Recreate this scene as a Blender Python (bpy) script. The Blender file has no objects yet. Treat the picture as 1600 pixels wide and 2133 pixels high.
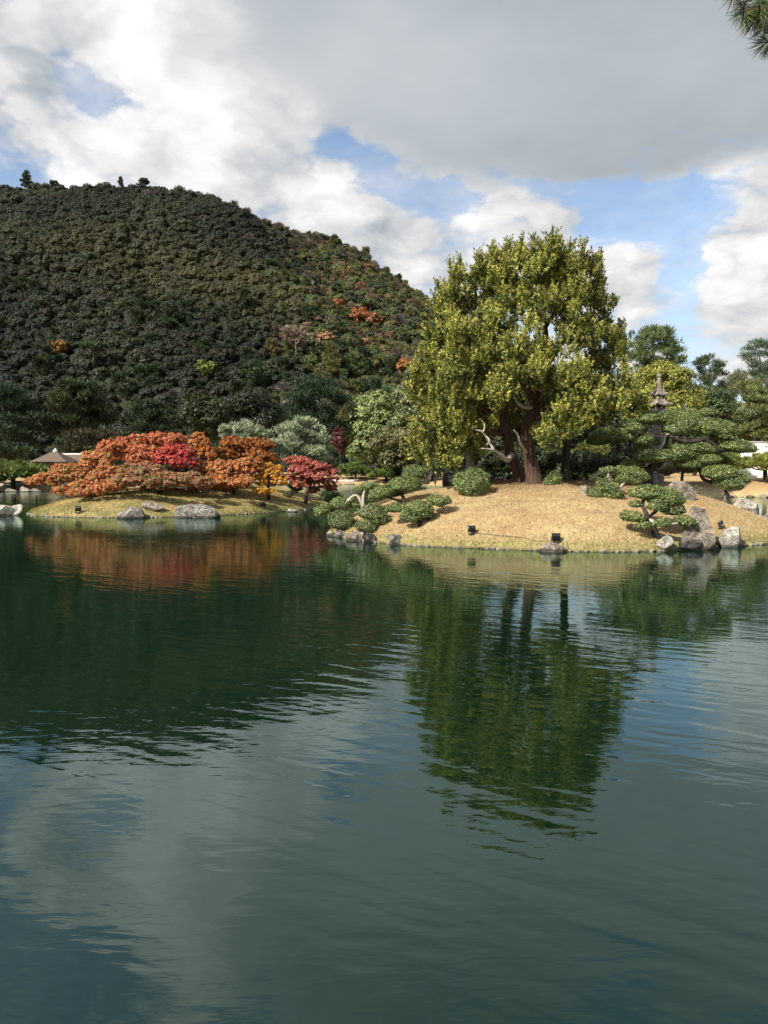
import bpy, bmesh, math, random
import numpy as np
from mathutils import Vector

# ------------------------------------------------------------------ camera
scene = bpy.context.scene
COL = scene.collection
EYE = 2.5
PITCH = math.radians(3.35)
FPX = 1550.0                      # focal length in pixels of a 1600 px wide picture
cam_data = bpy.data.cameras.new('camera')
cam_data.sensor_fit = 'HORIZONTAL'
cam_data.sensor_width = 36.0
cam_data.lens = FPX / 1600 * 36.0
cam_data.clip_start = 0.05
cam_data.clip_end = 6000
cam = bpy.data.objects.new('camera', cam_data)
cam.location = (0, 0, EYE)
cam.rotation_euler = (math.pi / 2 - PITCH, 0, 0)
COL.objects.link(cam)
scene.camera = cam

# ------------------------------------------------------------------ render
scene.render.engine = 'CYCLES'
cy = scene.cycles
cy.use_denoising = True
cy.max_bounces = 6
cy.diffuse_bounces = 2
cy.glossy_bounces = 3
cy.transmission_bounces = 3
cy.caustics_reflective = False
cy.caustics_refractive = False
scene.view_settings.view_transform = 'Standard'
scene.view_settings.look = 'None'
scene.view_settings.exposure = 0.8
scene.view_settings.gamma = 1.0

# ------------------------------------------------------------------ sun + sky
SUN_EL = math.radians(38)
SUN_H = Vector((-0.70, -0.71, 0)).normalized()
SUN = Vector((SUN_H.x * math.cos(SUN_EL), SUN_H.y * math.cos(SUN_EL), math.sin(SUN_EL)))
sl = bpy.data.lights.new('sun', 'SUN')
sl.energy = 5.0
sl.angle = math.radians(0.5)
sl.color = (1.0, 0.93, 0.82)
so = bpy.data.objects.new('sun', sl)
so.rotation_euler = (-SUN).to_track_quat('-Z', 'Y').to_euler()
so.location = (-20, -20, 30)
COL.objects.link(so)


def at(px, py, D):
    """World point on the plane y = D seen at a pixel of the 1600 x 2133 photograph."""
    u = (px - 800) / FPX
    v = (1066.5 - py) / FPX
    dy = math.cos(PITCH) + v * math.sin(PITCH)
    dz = -math.sin(PITCH) + v * math.cos(PITCH)
    s = D / dy
    return Vector((u * s, D, EYE + dz * s))


class Nodes:
    """Small helper for node trees."""

    def __init__(self, tree):
        self.t = tree

    def new(self, kind, **kw):
        n = self.t.nodes.new(kind)
        for k, v in kw.items():
            setattr(n, k, v)
        return n

    def put(self, sock, v):
        if isinstance(v, bpy.types.NodeSocket):
            self.t.links.new(v, sock)
        elif v is not None:
            sock.default_value = v

    def m(self, op, a, b=None, c=None, clamp=False):
        n = self.new('ShaderNodeMath', operation=op)
        n.use_clamp = clamp
        self.put(n.inputs[0], a)
        self.put(n.inputs[1], b)
        self.put(n.inputs[2], c)
        return n.outputs[0]

    def noise(self, vec, scale, detail=4, rough=0.55, dist=0.0, out='Fac'):
        n = self.new('ShaderNodeTexNoise')
        if vec is not None:
            self.put(n.inputs['Vector'], vec)
        n.inputs['Scale'].default_value = scale
        n.inputs['Detail'].default_value = detail
        n.inputs['Roughness'].default_value = rough
        n.inputs['Distortion'].default_value = dist
        return n.outputs[out]

    def mix(self, f, a, b, mode='MIX'):
        n = self.new('ShaderNodeMix', data_type='RGBA', blend_type=mode)
        self.put(n.inputs[0], f)
        self.put(n.inputs[6], a if isinstance(a, bpy.types.NodeSocket) else (*a, 1) if len(a) == 3 else a)
        self.put(n.inputs[7], b if isinstance(b, bpy.types.NodeSocket) else (*b, 1) if len(b) == 3 else b)
        return n.outputs[2]

    def ramp(self, f, lo, hi):
        n = self.new('ShaderNodeMapRange', interpolation_type='SMOOTHSTEP')
        self.put(n.inputs[0], f)
        n.inputs[1].default_value = lo
        n.inputs[2].default_value = hi
        return n.outputs[0]

    def mapping(self, vec, scale=(1, 1, 1), rot=(0, 0, 0)):
        n = self.new('ShaderNodeMapping')
        self.put(n.inputs[0], vec)
        n.inputs['Rotation'].default_value = rot
        n.inputs['Scale'].default_value = scale
        return n.outputs[0]


world = bpy.data.worlds.new('World')
scene.world = world
world.use_nodes = True
W = Nodes(world.node_tree)
world.node_tree.nodes.clear()
SKY_STRENGTH = 0.11
sky = W.new('ShaderNodeTexSky', sky_type='NISHITA')
sky.sun_disc = False
sky.sun_elevation = SUN_EL
sky.sun_rotation = math.atan2(SUN.x, SUN.y)
sky.altitude = 20
sky.dust_density = 1.0
sky.ozone_density = 2.0
tc = W.new('ShaderNodeTexCoord').outputs['Generated']
nrm = W.new('ShaderNodeVectorMath', operation='NORMALIZE')
W.put(nrm.inputs[0], tc)
sep = W.new('ShaderNodeSeparateXYZ')
W.put(sep.inputs[0], nrm.outputs[0])
sx, sy, sz = sep.outputs
# cloud texture space: horizontally stretched towards the horizon
cz = W.m('ADD', W.m('ABSOLUTE', sz), 0.32)
cv = W.new('ShaderNodeCombineXYZ')
W.put(cv.inputs[0], W.m('DIVIDE', sx, cz))
W.put(cv.inputs[1], W.m('DIVIDE', sy, cz))
W.put(cv.inputs[2], W.m('MULTIPLY', sz, 1.6))
cvec = cv.outputs[0]
warp = W.noise(cvec, 3.2, 7, 0.62, out='Color')
ws = W.new('ShaderNodeSeparateColor')
W.put(ws.inputs[0], warp)
az = W.m('ADD', W.m('ARCTAN2', sx, sy), W.m('MULTIPLY', W.m('SUBTRACT', ws.outputs[0], 0.5), 0.20))
el = W.m('ADD', W.m('ARCSINE', sz), W.m('MULTIPLY', W.m('SUBTRACT', ws.outputs[1], 0.5), 0.14))


def azel(px, py):
    p = at(px, py, 10.0) - Vector((0, 0, EYE))
    p.normalize()
    return math.atan2(p.x, p.y), math.asin(p.z)


def blob(px, py, rx, ry, w, prev):
    """prev + w * gaussian about the sky direction seen at a pixel."""
    a, e = azel(px, py)
    da = W.m('MULTIPLY', W.m('SUBTRACT', az, a), FPX / rx)
    de = W.m('MULTIPLY', W.m('SUBTRACT', el, e), FPX / ry)
    q = W.m('ADD', W.m('MULTIPLY', da, da), W.m('MULTIPLY', de, de))
    g = W.m('EXPONENT', W.m('MULTIPLY', q, -1.0))
    return W.m('MULTIPLY_ADD', g, w, prev)


fb = W.noise(cvec, 2.1, 6, 0.6)
fb2 = W.noise(cvec, 5.5, 7, 0.62)
vo = W.new('ShaderNodeTexVoronoi', feature='SMOOTH_F1', voronoi_dimensions='2D')
vo.inputs['Scale'].default_value = 4.2
vo.inputs['Detail'].default_value = 3.0
vo.inputs['Roughness'].default_value = 0.6
vo.inputs['Lacunarity'].default_value = 2.3
vo.inputs['Smoothness'].default_value = 0.35
vw = W.new('ShaderNodeVectorMath', operation='MULTIPLY_ADD')     # warp the puffs a little
W.put(vw.inputs[0], warp)
vw.inputs[1].default_value = (0.22, 0.22, 0.22)
W.put(vw.inputs[2], cvec)
W.put(vo.inputs['Vector'], vw.outputs[0])
puff = W.m('SUBTRACT', 0.62, vo.outputs['Distance'])
cov = W.m('MULTIPLY_ADD', fb, 0.55, 0.62)
cov = W.m('MULTIPLY_ADD', puff, 0.45, cov)
cov = W.m('MULTIPLY_ADD', W.m('SUBTRACT', fb2, 0.5), 0.45, cov)
for b in ((215, 185, 72, 56, -0.72), (300, 205, 28, 18, -0.30), (375, 15, 40, 30, -0.25), (700, 325, 85, 42, -0.50),
          (800, 395, 75, 38, -0.42), (930, 425, 120, 30, -0.55), (1170, 392, 90, 24, -0.42), (1345, 440, 150, 40, -0.62),
          (1430, 520, 48, 66, -0.55), (1420, 650, 60, 60, -0.28),
          (1100, 455, 80, 34, 0.30), (1545, 560, 75, 130, 0.45), (1180, 560, 190, 70, 0.40), (770, 480, 140, 70, 0.40),
          (360, 230, 160, 120, 0.25), (1150, 170, 560, 160, 0.55), (60, 240, 120, 120, 0.25), (700, 420, 70, 40, 0.25),
          (420, 60, 220, 90, 0.3), (90, 60, 160, 70, 0.25), (470, 340, 160, 70, 0.3), (-120, -220, 170, 130, -0.55), (400, -150, 220, 160, 0.35), (-250, 250, 200, 200, -0.25)):
    cov = blob(*b, cov)
# clear gap round the sun
sd = W.new('ShaderNodeVectorMath', operation='DOT_PRODUCT')
W.put(sd.inputs[0], nrm.outputs[0])
sd.inputs[1].default_value = SUN
cov = W.m('MULTIPLY_ADD', W.ramp(sd.outputs['Value'], 0.25, 0.95), -0.95, cov)
alpha = W.ramp(cov, 0.48, 0.94)
alpha = W.m('MAXIMUM', alpha, W.m('MULTIPLY', W.ramp(W.noise(cvec, 3.0, 6, 0.65, 0.6), 0.25, 0.8), 0.72))
alpha = W.m('MULTIPLY', alpha, W.ramp(sz, -0.02, 0.02))
shift = W.new('ShaderNodeVectorMath', operation='ADD')
W.put(shift.inputs[0], vw.outputs[0])
shift.inputs[1].default_value = (-0.07, -0.04, 0.07)
vo2 = W.new('ShaderNodeTexVoronoi', feature='SMOOTH_F1', voronoi_dimensions='2D')
for nm_, v_ in (('Scale', 4.2), ('Detail', 1.0), ('Roughness', 0.6), ('Lacunarity', 2.3), ('Smoothness', 0.35)):
    vo2.inputs[nm_].default_value = v_
W.put(vo2.inputs['Vector'], shift.outputs[0])
lum = W.m('MULTIPLY_ADD', W.m('SUBTRACT', vo2.outputs['Distance'], vo.outputs['Distance']), 0.34, 0.77)
lum = W.m('MULTIPLY_ADD', W.m('SUBTRACT', fb2, 0.5), 0.24, lum)
lum = W.m('MULTIPLY_ADD', W.m('SUBTRACT', fb, 0.5), 0.25, lum)
for b in ((390, 190, 150, 160, 0.32), (430, -120, 170, 120, 0.16), (80, 330, 150, 70, 0.16), (700, 430, 120, 60, 0.16), (1250, 580, 200, 80, 0.10), (1540, 500, 90, 110, 0.18),
          (1100, 450, 120, 50, 0.12), (130, 120, 130, 80, -0.10), (560, 370, 120, 50, -0.08)):
    lum = blob(*b, lum)
# one smooth grey deck over the right and overhead
deck = blob(1270, 160, 610, 215, 1.5, 0.0)
deck = blob(1400, -330, 1300, 300, 1.2, deck)
deck = W.ramp(W.m('MULTIPLY_ADD', W.m('SUBTRACT', fb, 0.5), 0.7, deck), 0.45, 1.15)
dl = W.m('MULTIPLY_ADD', W.m('SUBTRACT', fb, 0.5), 0.22, 0.54)
dl = W.m('MULTIPLY_ADD', W.m('SUBTRACT', fb2, 0.5), 0.08, dl)
dl = blob(760, 60, 320, 150, 0.07, dl)
dl = blob(1300, 330, 420, 80, -0.07, dl)
dl = blob(1100, -420, 1100, 260, -0.24, dl)
lum = W.m('ADD', W.m('MULTIPLY', lum, W.m('SUBTRACT', 1.0, deck)), W.m('MULTIPLY', dl, deck))
lum = W.m('MAXIMUM', W.m('MINIMUM', lum, 1.0), 0.2)
tintmix = W.mix(W.ramp(lum, 0.46, 0.78), (0.90, 0.985, 1.06), (1.0, 0.995, 1.0))
lumv = W.m('MULTIPLY', lum, 0.60 / SKY_STRENGTH)
cc = W.new('ShaderNodeVectorMath', operation='SCALE')
W.put(cc.inputs[0], tintmix)
W.put(cc.inputs[3], lumv)
skycol = W.mix(alpha, sky.outputs[0], cc.outputs[0])
bg = W.new('ShaderNodeBackground')
W.put(bg.inputs[0], skycol)
bg.inputs[1].default_value = SKY_STRENGTH
wo = W.new('ShaderNodeOutputWorld')
W.put(wo.inputs[0], bg.outputs[0])

# ------------------------------------------------------------------ materials


def new_mat(name):
    m = bpy.data.materials.new(name)
    m.use_nodes = True
    m.node_tree.nodes.clear()
    n = Nodes(m.node_tree)
    out = n.new('ShaderNodeOutputMaterial')
    return m, n, out


def bump(n, height, strength, dist, normal=None):
    b = n.new('ShaderNodeBump')
    b.inputs['Strength'].default_value = strength
    b.inputs['Distance'].default_value = dist
    n.put(b.inputs['Height'], height)
    if normal is not None:
        n.put(b.inputs['Normal'], normal)
    return b.outputs[0]


def principled(n, out, col, rough=0.8, spec=0.3, normal=None):
    p = n.new('ShaderNodeBsdfPrincipled')
    n.put(p.inputs['Base Color'], col if isinstance(col, bpy.types.NodeSocket) else (*col, 1))
    n.put(p.inputs['Roughness'], rough)
    p.inputs['Specular IOR Level'].default_value = spec
    if normal is not None:
        n.put(p.inputs['Normal'], normal)
    n.put(out.inputs[0], p.outputs[0])
    return p


def leaf_material(name, gloss=0.35, rough=0.5, trans=0.28):
    m, n, out = new_mat(name)
    a = n.new('ShaderNodeAttribute', attribute_name='tint')
    col = a.outputs['Color']
    p = n.new('ShaderNodeBsdfPrincipled')
    n.put(p.inputs['Base Color'], col)
    p.inputs['Roughness'].default_value = rough
    p.inputs['Specular IOR Level'].default_value = gloss
    tr = n.new('ShaderNodeBsdfTranslucent')
    warm = n.mix(1.0, col, (1.15, 1.1, 0.7), 'MULTIPLY')
    n.put(tr.inputs[0], warm)
    mx = n.new('ShaderNodeMixShader')
    mx.inputs[0].default_value = trans
    n.put(mx.inputs[1], p.outputs[0])
    n.put(mx.inputs[2], tr.outputs[0])
    n.put(out.inputs[0], mx.outputs[0])
    return m


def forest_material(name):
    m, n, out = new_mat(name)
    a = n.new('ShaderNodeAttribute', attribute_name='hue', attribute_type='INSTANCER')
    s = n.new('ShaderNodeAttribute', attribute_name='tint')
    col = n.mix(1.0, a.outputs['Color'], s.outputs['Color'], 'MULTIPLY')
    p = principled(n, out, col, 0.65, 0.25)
    return m


def bark_material(name, c1, c2, scale=6.0, stretch=0.12, depth=0.03):
    m, n, out = new_mat(name)
    tcx = n.new('ShaderNodeTexCoord').outputs['Object']
    v = n.mapping(tcx, (1, 1, stretch))
    f = n.noise(v, scale, 6, 0.65, 0.6)
    g = n.noise(tcx, 2.0, 3)
    col = n.mix(n.ramp(f, 0.35, 0.68), c1, c2)
    col = n.mix(n.m('MULTIPLY', g, 0.5), col, tuple(x * 0.5 for x in c1))
    principled(n, out, col, 0.9, 0.15, bump(n, f, 1.0, depth))
    return m


def rock_material(name, c1, c2, c3=None):
    m, n, out = new_mat(name)
    tcx = n.new('ShaderNodeTexCoord').outputs['Object']
    f = n.noise(tcx, 3.5, 8, 0.65, 0.8)
    g = n.noise(n.mapping(tcx, (1, 1, 2.6), (0.5, 0.3, 0)), 7.0, 8, 0.7, 0.4)
    col = n.mix(n.ramp(f, 0.36, 0.64), c1, c2)
    ln = n.noise(n.mapping(tcx, (1.0, 1.0, 2.2), (0.6, 0.5, 0.2)), 2.2, 5, 0.6, 1.2)
    crack = n.ramp(n.m('ABSOLUTE', n.m('SUBTRACT', ln, 0.5)), 0.0, 0.022)
    col = n.mix(n.m('MULTIPLY', n.m('SUBTRACT', 1.0, crack), 0.7), col, tuple(x * 0.35 for x in c1))
    col = n.mix(n.m('MULTIPLY', n.ramp(n.noise(n.mapping(tcx, (1, 1, 0.35), (0.2, 0.7, 0)), 4.5, 6, 0.7, 0.6), 0.52, 0.66), 0.65), col, tuple(x * 0.3 for x in c1))
    if c3:
        sp = n.ramp(n.noise(tcx, 14.0, 4, 0.7), 0.6, 0.7)
        col = n.mix(sp, col, c3)
    wz = n.new('ShaderNodeSeparateXYZ')
    n.put(wz.inputs[0], n.new('ShaderNodeNewGeometry').outputs['Position'])
    wet = n.m('SUBTRACT', 1.0, n.ramp(n.m('ADD', wz.outputs[2], n.m('MULTIPLY', n.m('SUBTRACT', f, 0.5), 0.12)), 0.05, 0.13))
    col = n.mix(wet, col, n.mix(1.0, col, (0.34, 0.33, 0.30), 'MULTIPLY'))     # soaked band at the waterline
    h = n.m('ADD', n.m('MULTIPLY', g, 0.8), n.m('MULTIPLY', crack, 0.35))
    principled(n, out, col, 0.9, 0.2, bump(n, h, 1.0, 0.14))
    return m


def plain_material(name, c, rough=0.7, var=0.25, scale=8.0, spec=0.3, bumpd=0.01):
    m, n, out = new_mat(name)
    tcx = n.new('ShaderNodeTexCoord').outputs['Object']
    f = n.noise(tcx, scale, 5, 0.6)
    col = n.mix(f, tuple(x * (1 - var) for x in c), tuple(min(1, x * (1 + var)) for x in c))
    principled(n, out, col, rough, spec, bump(n, f, 0.5, bumpd))
    return m


M = {}
M['leaf'] = leaf_material('foliage')
M['glossleaf'] = leaf_material('glossy_foliage', 0.5, 0.42, 0.18)
M['needle'] = leaf_material('needles', 0.3, 0.55, 0.18)
M['maple'] = leaf_material('maple_leaves', 0.25, 0.55, 0.38)
M['forest'] = forest_material('forest_leaves')
M['grassblade'] = leaf_material('dry_grass_blades', 0.2, 0.7, 0.3)
M['bark'] = bark_material('grey_brown_bark', (0.05, 0.038, 0.03), (0.16, 0.125, 0.10))
M['juniper_bark'] = bark_material('red_brown_bark', (0.04, 0.024, 0.017), (0.155, 0.10, 0.072), 9.0, 0.08, 0.05)
M['deadwood'] = bark_material('bleached_wood', (0.30, 0.26, 0.21), (0.58, 0.53, 0.46), 10.0, 0.2, 0.01)
M['darkbark'] = bark_material('dark_bark', (0.025, 0.02, 0.016), (0.08, 0.065, 0.05))
M['rock'] = rock_material('grey_rock', (0.13, 0.12, 0.105), (0.36, 0.335, 0.29), (0.5, 0.48, 0.43))
M['palerock'] = rock_material('pale_rock', (0.36, 0.33, 0.27), (0.62, 0.58, 0.49), (0.25, 0.23, 0.2))
M['darkrock'] = rock_material('dark_rock', (0.035, 0.034, 0.032), (0.10, 0.095, 0.09), (0.35, 0.35, 0.33))
M['brownrock'] = rock_material('brown_rock', (0.20, 0.165, 0.13), (0.40, 0.34, 0.27), (0.5, 0.46, 0.4))
M['stone'] = rock_material('lantern_stone', (0.24, 0.20, 0.16), (0.42, 0.36, 0.29), (0.4, 0.37, 0.31))
M['black'] = plain_material('black_painted_metal', (0.018, 0.018, 0.02), 0.45, 0.3, 20, 0.5)
M['glass'] = plain_material('lamp_glass', (0.08, 0.09, 0.10), 0.08, 0.1, 5, 0.6)
M['plaster'] = plain_material('white_plaster', (0.78, 0.77, 0.74), 0.85, 0.05, 2)
M['wood'] = plain_material('weathered_wood', (0.20, 0.13, 0.08), 0.8, 0.35, 6)
M['bamboo'] = plain_material('bamboo', (0.42, 0.33, 0.2), 0.6, 0.25, 6)
M['roof'] = plain_material('shingle_roof', (0.12, 0.088, 0.064), 0.85, 0.35, 5)
M['tile'] = plain_material('roof_ridge_tile', (0.55, 0.54, 0.52), 0.7, 0.1, 5)
M['sand'] = plain_material('pale_gravel', (0.50, 0.45, 0.38), 0.95, 0.12, 3)
M['pebble'] = plain_material('shore_pebble', (0.20, 0.17, 0.115), 0.9, 0.4, 9)
M['cable'] = plain_material('black_cable', (0.03, 0.03, 0.03), 0.6)


def lawn_material(name, edge=True):
    m, n, out = new_mat(name)
    geo = n.new('ShaderNodeNewGeometry').outputs['Position']
    s = n.new('ShaderNodeSeparateXYZ')
    n.put(s.inputs[0], geo)
    f1 = n.noise(geo, 0.55, 5, 0.6, 0.5)
    f2 = n.noise(geo, 14.0, 6, 0.7)
    f3 = n.noise(geo, 2.2, 5, 0.65)
    col = n.mix(n.ramp(f1, 0.36, 0.66), (0.40, 0.285, 0.15), (0.47, 0.37, 0.20))
    col = n.mix(n.m('MULTIPLY', n.ramp(f3, 0.45, 0.7), 0.75), col, (0.32, 0.20, 0.11))
    col = n.mix(n.ramp(f2, 0.3, 0.7), n.mix(1.0, col, (0.76, 0.74, 0.70), 'MULTIPLY'), n.mix(1.0, col, (1.14, 1.13, 1.1), 'MULTIPLY'))
    f4 = n.noise(n.mapping(geo, (0.6, 1.0, 1.0)), 0.9, 4, 0.55, 1.0)
    col = n.mix(n.m('MULTIPLY', n.ramp(f4, 0.52, 0.72), 0.55), col, (0.27, 0.155, 0.085))
    if edge:
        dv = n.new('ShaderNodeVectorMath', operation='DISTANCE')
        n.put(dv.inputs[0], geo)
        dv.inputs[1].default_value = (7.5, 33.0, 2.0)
        litter_shade = n.m('SUBTRACT', 1.0, n.ramp(n.m('ADD', dv.outputs['Value'], n.m('MULTIPLY', n.m('SUBTRACT', f1, 0.5), 5.0)), 3.6, 6.4))
        col = n.mix(litter_shade, col, n.mix(f2, (0.12, 0.065, 0.035), (0.26, 0.15, 0.08)))  # brown needle ground, with the shade under the juniper put into its dark colour
        zz = n.m('ADD', s.outputs[2], n.m('MULTIPLY', n.m('SUBTRACT', f3, 0.5), 0.5))
        col = n.mix(n.m('SUBTRACT', 1.0, n.ramp(zz, 0.08, 0.42)), col, (0.27, 0.235, 0.095))
        col = n.mix(n.m('SUBTRACT', 1.0, n.ramp(s.outputs[2], -0.02, 0.10)), col, (0.07, 0.06, 0.035))
    principled(n, out, col, 0.95, 0.1, bump(n, f2, 1.0, 0.06))
    return m


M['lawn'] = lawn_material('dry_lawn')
M['moss'] = lawn_material('mossy_lawn')


def moss_lawn():
    m, n, out = new_mat('yellow_green_lawn')
    geo = n.new('ShaderNodeNewGeometry').outputs['Position']
    s = n.new('ShaderNodeSeparateXYZ')
    n.put(s.inputs[0], geo)
    f1 = n.noise(geo, 0.5, 5, 0.6, 0.5)
    f2 = n.noise(geo, 11.0, 6, 0.7)
    col = n.mix(n.ramp(f1, 0.38, 0.6), (0.20, 0.185, 0.07), (0.38, 0.29, 0.14))
    col = n.mix(n.ramp(f2, 0.3, 0.7), n.mix(1.0, col, (0.6, 0.6, 0.55), 'MULTIPLY'), n.mix(1.0, col, (1.2, 1.2, 1.1), 'MULTIPLY'))
    col = n.mix(n.m('SUBTRACT', 1.0, n.ramp(s.outputs[2], -0.02, 0.12)), col, (0.07, 0.06, 0.03))
    principled(n, out, col, 0.95, 0.1, bump(n, f2, 1.0, 0.06))
    return m


M['moss'] = moss_lawn()


def ground_mat():
    m, n, out = new_mat('ground_grass')
    geo = n.new('ShaderNodeNewGeometry').outputs['Position']
    f1 = n.noise(geo, 0.12, 5, 0.6, 0.5)
    f2 = n.noise(geo, 5.0, 6, 0.7)
    col = n.mix(n.ramp(f1, 0.35, 0.65), (0.40, 0.27, 0.14), (0.45, 0.34, 0.19))
    col = n.mix(n.ramp(f2, 0.3, 0.7), n.mix(1.0, col, (0.7, 0.68, 0.6), 'MULTIPLY'), n.mix(1.0, col, (1.15, 1.15, 1.1), 'MULTIPLY'))
    principled(n, out, col, 0.95, 0.1, bump(n, f2, 0.8, 0.08))
    return m


M['ground'] = ground_mat()


def mountain_mat():
    m, n, out = new_mat('forest_floor')
    geo = n.new('ShaderNodeNewGeometry').outputs['Position']
    f2 = n.noise(geo, 0.25, 6, 0.7)
    col = n.mix(f2, (0.022, 0.026, 0.016), (0.045, 0.045, 0.026))
    principled(n, out, col, 0.95, 0.05)
    return m


M['mountain'] = mountain_mat()


def water_mat():
    m, n, out = new_mat('pond_water')
    geo = n.new('ShaderNodeNewGeometry').outputs['Position']
    # long crests running obliquely, broken up and fading in calm patches
    v1 = n.mapping(geo, (1, 1, 1), (0, 0, math.radians(30)))
    w1 = n.noise(n.mapping(v1, (0.8, 4.6, 1)), 1.0, 1.5, 0.4, 0.35)
    w2 = n.noise(n.mapping(geo, (1.0, 3.2, 1), (0, 0, math.radians(14))), 2.3, 3, 0.5, 0.3)
    w3 = n.noise(n.mapping(geo, (1.0, 1.6, 1), (0, 0, math.radians(-20))), 0.9, 2, 0.5)
    calm = n.ramp(n.noise(n.mapping(geo, (0.5, 1, 1)), 0.16, 3, 0.5), 0.38, 0.62)
    a = n.m('MULTIPLY', w1, n.m('MULTIPLY_ADD', calm, 0.85, 0.25))
    h = n.m('ADD', n.m('MULTIPLY', a, 0.80), n.m('MULTIPLY', w2, 0.23))
    h = n.m('ADD', h, n.m('MULTIPLY', w3, 0.28))
    nm = bump(n, h, 1.0, 0.0105)
    d = n.new('ShaderNodeBsdfDiffuse')
    body = n.mix(n.noise(geo, 0.08, 3), (0.0018, 0.0098, 0.0042), (0.003, 0.0125, 0.0050))
    n.put(d.inputs[0], body)
    g = n.new('ShaderNodeBsdfGlossy')
    g.inputs['Roughness'].default_value = 0.015
    g.inputs['Color'].default_value = (0.76, 0.93, 0.91, 1)
    n.put(g.inputs['Normal'], nm)
    fr = n.new('ShaderNodeFresnel')
    fr.inputs[0].default_value = 1.92
    n.put(fr.inputs['Normal'], nm)
    mx = n.new('ShaderNodeMixShader')
    n.put(mx.inputs[0], fr.outputs[0])
    n.put(mx.inputs[1], d.outputs[0])
    n.put(mx.inputs[2], g.outputs[0])
    n.put(out.inputs[0], mx.outputs[0])
    return m


M['water'] = water_mat()

# ------------------------------------------------------------------ geometry helpers


def link(name, me, mat, parent=None, base=None, kind=None):
    o = bpy.data.objects.new(name, me)
    COL.objects.link(o)
    if mat is not None and not me.materials:
        me.materials.append(mat)
    if parent is not None:
        o.parent = parent
    elif base is not None:
        o.location = base
    if kind:
        o['kind'] = kind
    return o


def mesh_np(name, V, F, smooth=False):
    me = bpy.data.meshes.new(name)
    V = np.asarray(V, np.float32)
    if isinstance(F, np.ndarray):
        nf, k = F.shape
        me.vertices.add(len(V))
        me.vertices.foreach_set('co', V.ravel())
        me.loops.add(nf * k)
        me.loops.foreach_set('vertex_index', F.astype(np.int32).ravel())
        me.polygons.add(nf)
        me.polygons.foreach_set('loop_start', np.arange(0, nf * k, k, dtype=np.int32))
        me.update(calc_edges=True)
    else:
        me.from_pydata([tuple(map(float, v)) for v in V], [], F)
        me.update()
    if smooth:
        me.polygons.foreach_set('use_smooth', np.ones(len(me.polygons), bool))
    return me


def set_tint(me, cols):
    at_ = me.attributes.new('tint', 'FLOAT_COLOR', 'FACE')
    c = np.ones((len(cols), 4), np.float32)
    c[:, :3] = cols
    at_.data.foreach_set('color', c.ravel())


def tag(o, label, cat, group=None):
    o['label'] = label
    o['category'] = cat
    if group:
        o['group'] = group
    return o


def thing(name, base, label, cat, group=None):
    o = bpy.data.objects.new(name, None)
    o.location = base
    o.empty_display_size = 0.3
    COL.objects.link(o)
    return tag(o, label, cat, group)


def unit(a):
    return a / np.maximum(np.linalg.norm(a, axis=-1, keepdims=True), 1e-9)


def wob(P, seed, f=1.0):
    r = np.random.default_rng(seed)
    out = np.zeros(len(P))
    for k in range(5):
        d = r.normal(size=3)
        d /= np.linalg.norm(d)
        out += np.sin(P @ d * f * (1 + 0.55 * k) + r.uniform(0, 6.28)) / (1 + 0.5 * k)
    return out / 2.2


def catmull(P, n=5):
    P = [np.array(p, float) for p in P]
    if len(P) < 3:
        return np.array([P[0] + (P[-1] - P[0]) * t for t in np.linspace(0, 1, n + 1)]), np.linspace(0, len(P) - 1, n + 1)
    Q = [2 * P[0] - P[1]] + P + [2 * P[-1] - P[-2]]
    out, tt = [], []
    for i in range(1, len(Q) - 2):
        for k in range(n):
            t = k / n
            a, b, c, d = Q[i - 1], Q[i], Q[i + 1], Q[i + 2]
            out.append(0.5 * ((2 * b) + (c - a) * t + (2 * a - 5 * b + 4 * c - d) * t * t + (3 * b - a - 3 * c + d) * t ** 3))
            tt.append(i - 1 + t)
    out.append(P[-1])
    tt.append(len(P) - 1)
    return np.array(out), np.array(tt)


def tube(pts, radii, seg=9, sub=5, rough=0.0, seed=1):
    """Tapered tube along a smooth path: verts, faces."""
    C, tt = catmull(pts, sub)
    R = np.interp(tt, np.arange(len(radii)), radii)
    T = unit(np.gradient(C, axis=0))
    up = np.array([0.13, 0.95, 0.2])
    V, F = [], []
    for i, (c, t, r) in enumerate(zip(C, T, R)):
        a = np.cross(t, up)
        if np.linalg.norm(a) < 0.05:
            a = np.cross(t, [1, 0, 0])
        a /= np.linalg.norm(a)
        b = np.cross(t, a)
        for k in range(seg):
            th = 2 * math.pi * k / seg
            rr = r * (1 + rough * math.sin(3 * th + seed + i * 0.35) + rough * 0.6 * math.sin(5 * th - i * 0.6 + seed * 2))
            V.append(c + rr * (math.cos(th) * a + math.sin(th) * b))
        if i:
            o = (i - 1) * seg
            for k in range(seg):
                k2 = (k + 1) % seg
                F.append((o + k, o + k2, o + seg + k2, o + seg + k))
    n = len(C)
    F.append(tuple(range(seg))[::-1])
    F.append(tuple((n - 1) * seg + k for k in range(seg)))
    return np.array(V), F


def tube_part(name, root, pts, radii, mat, seg=9, sub=5, rough=0.0, seed=1):
    V, F = tube(pts, radii, seg, sub, rough, seed)
    me = mesh_np(name, V - np.array(root.location), F, True)
    return link(name, me, mat, root)


def bm_mesh(name, bm, smooth=False):
    me = bpy.data.meshes.new(name)
    bm.to_mesh(me)
    bm.free()
    if smooth:
        for p in me.polygons:
            p.use_smooth = True
    return me


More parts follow.
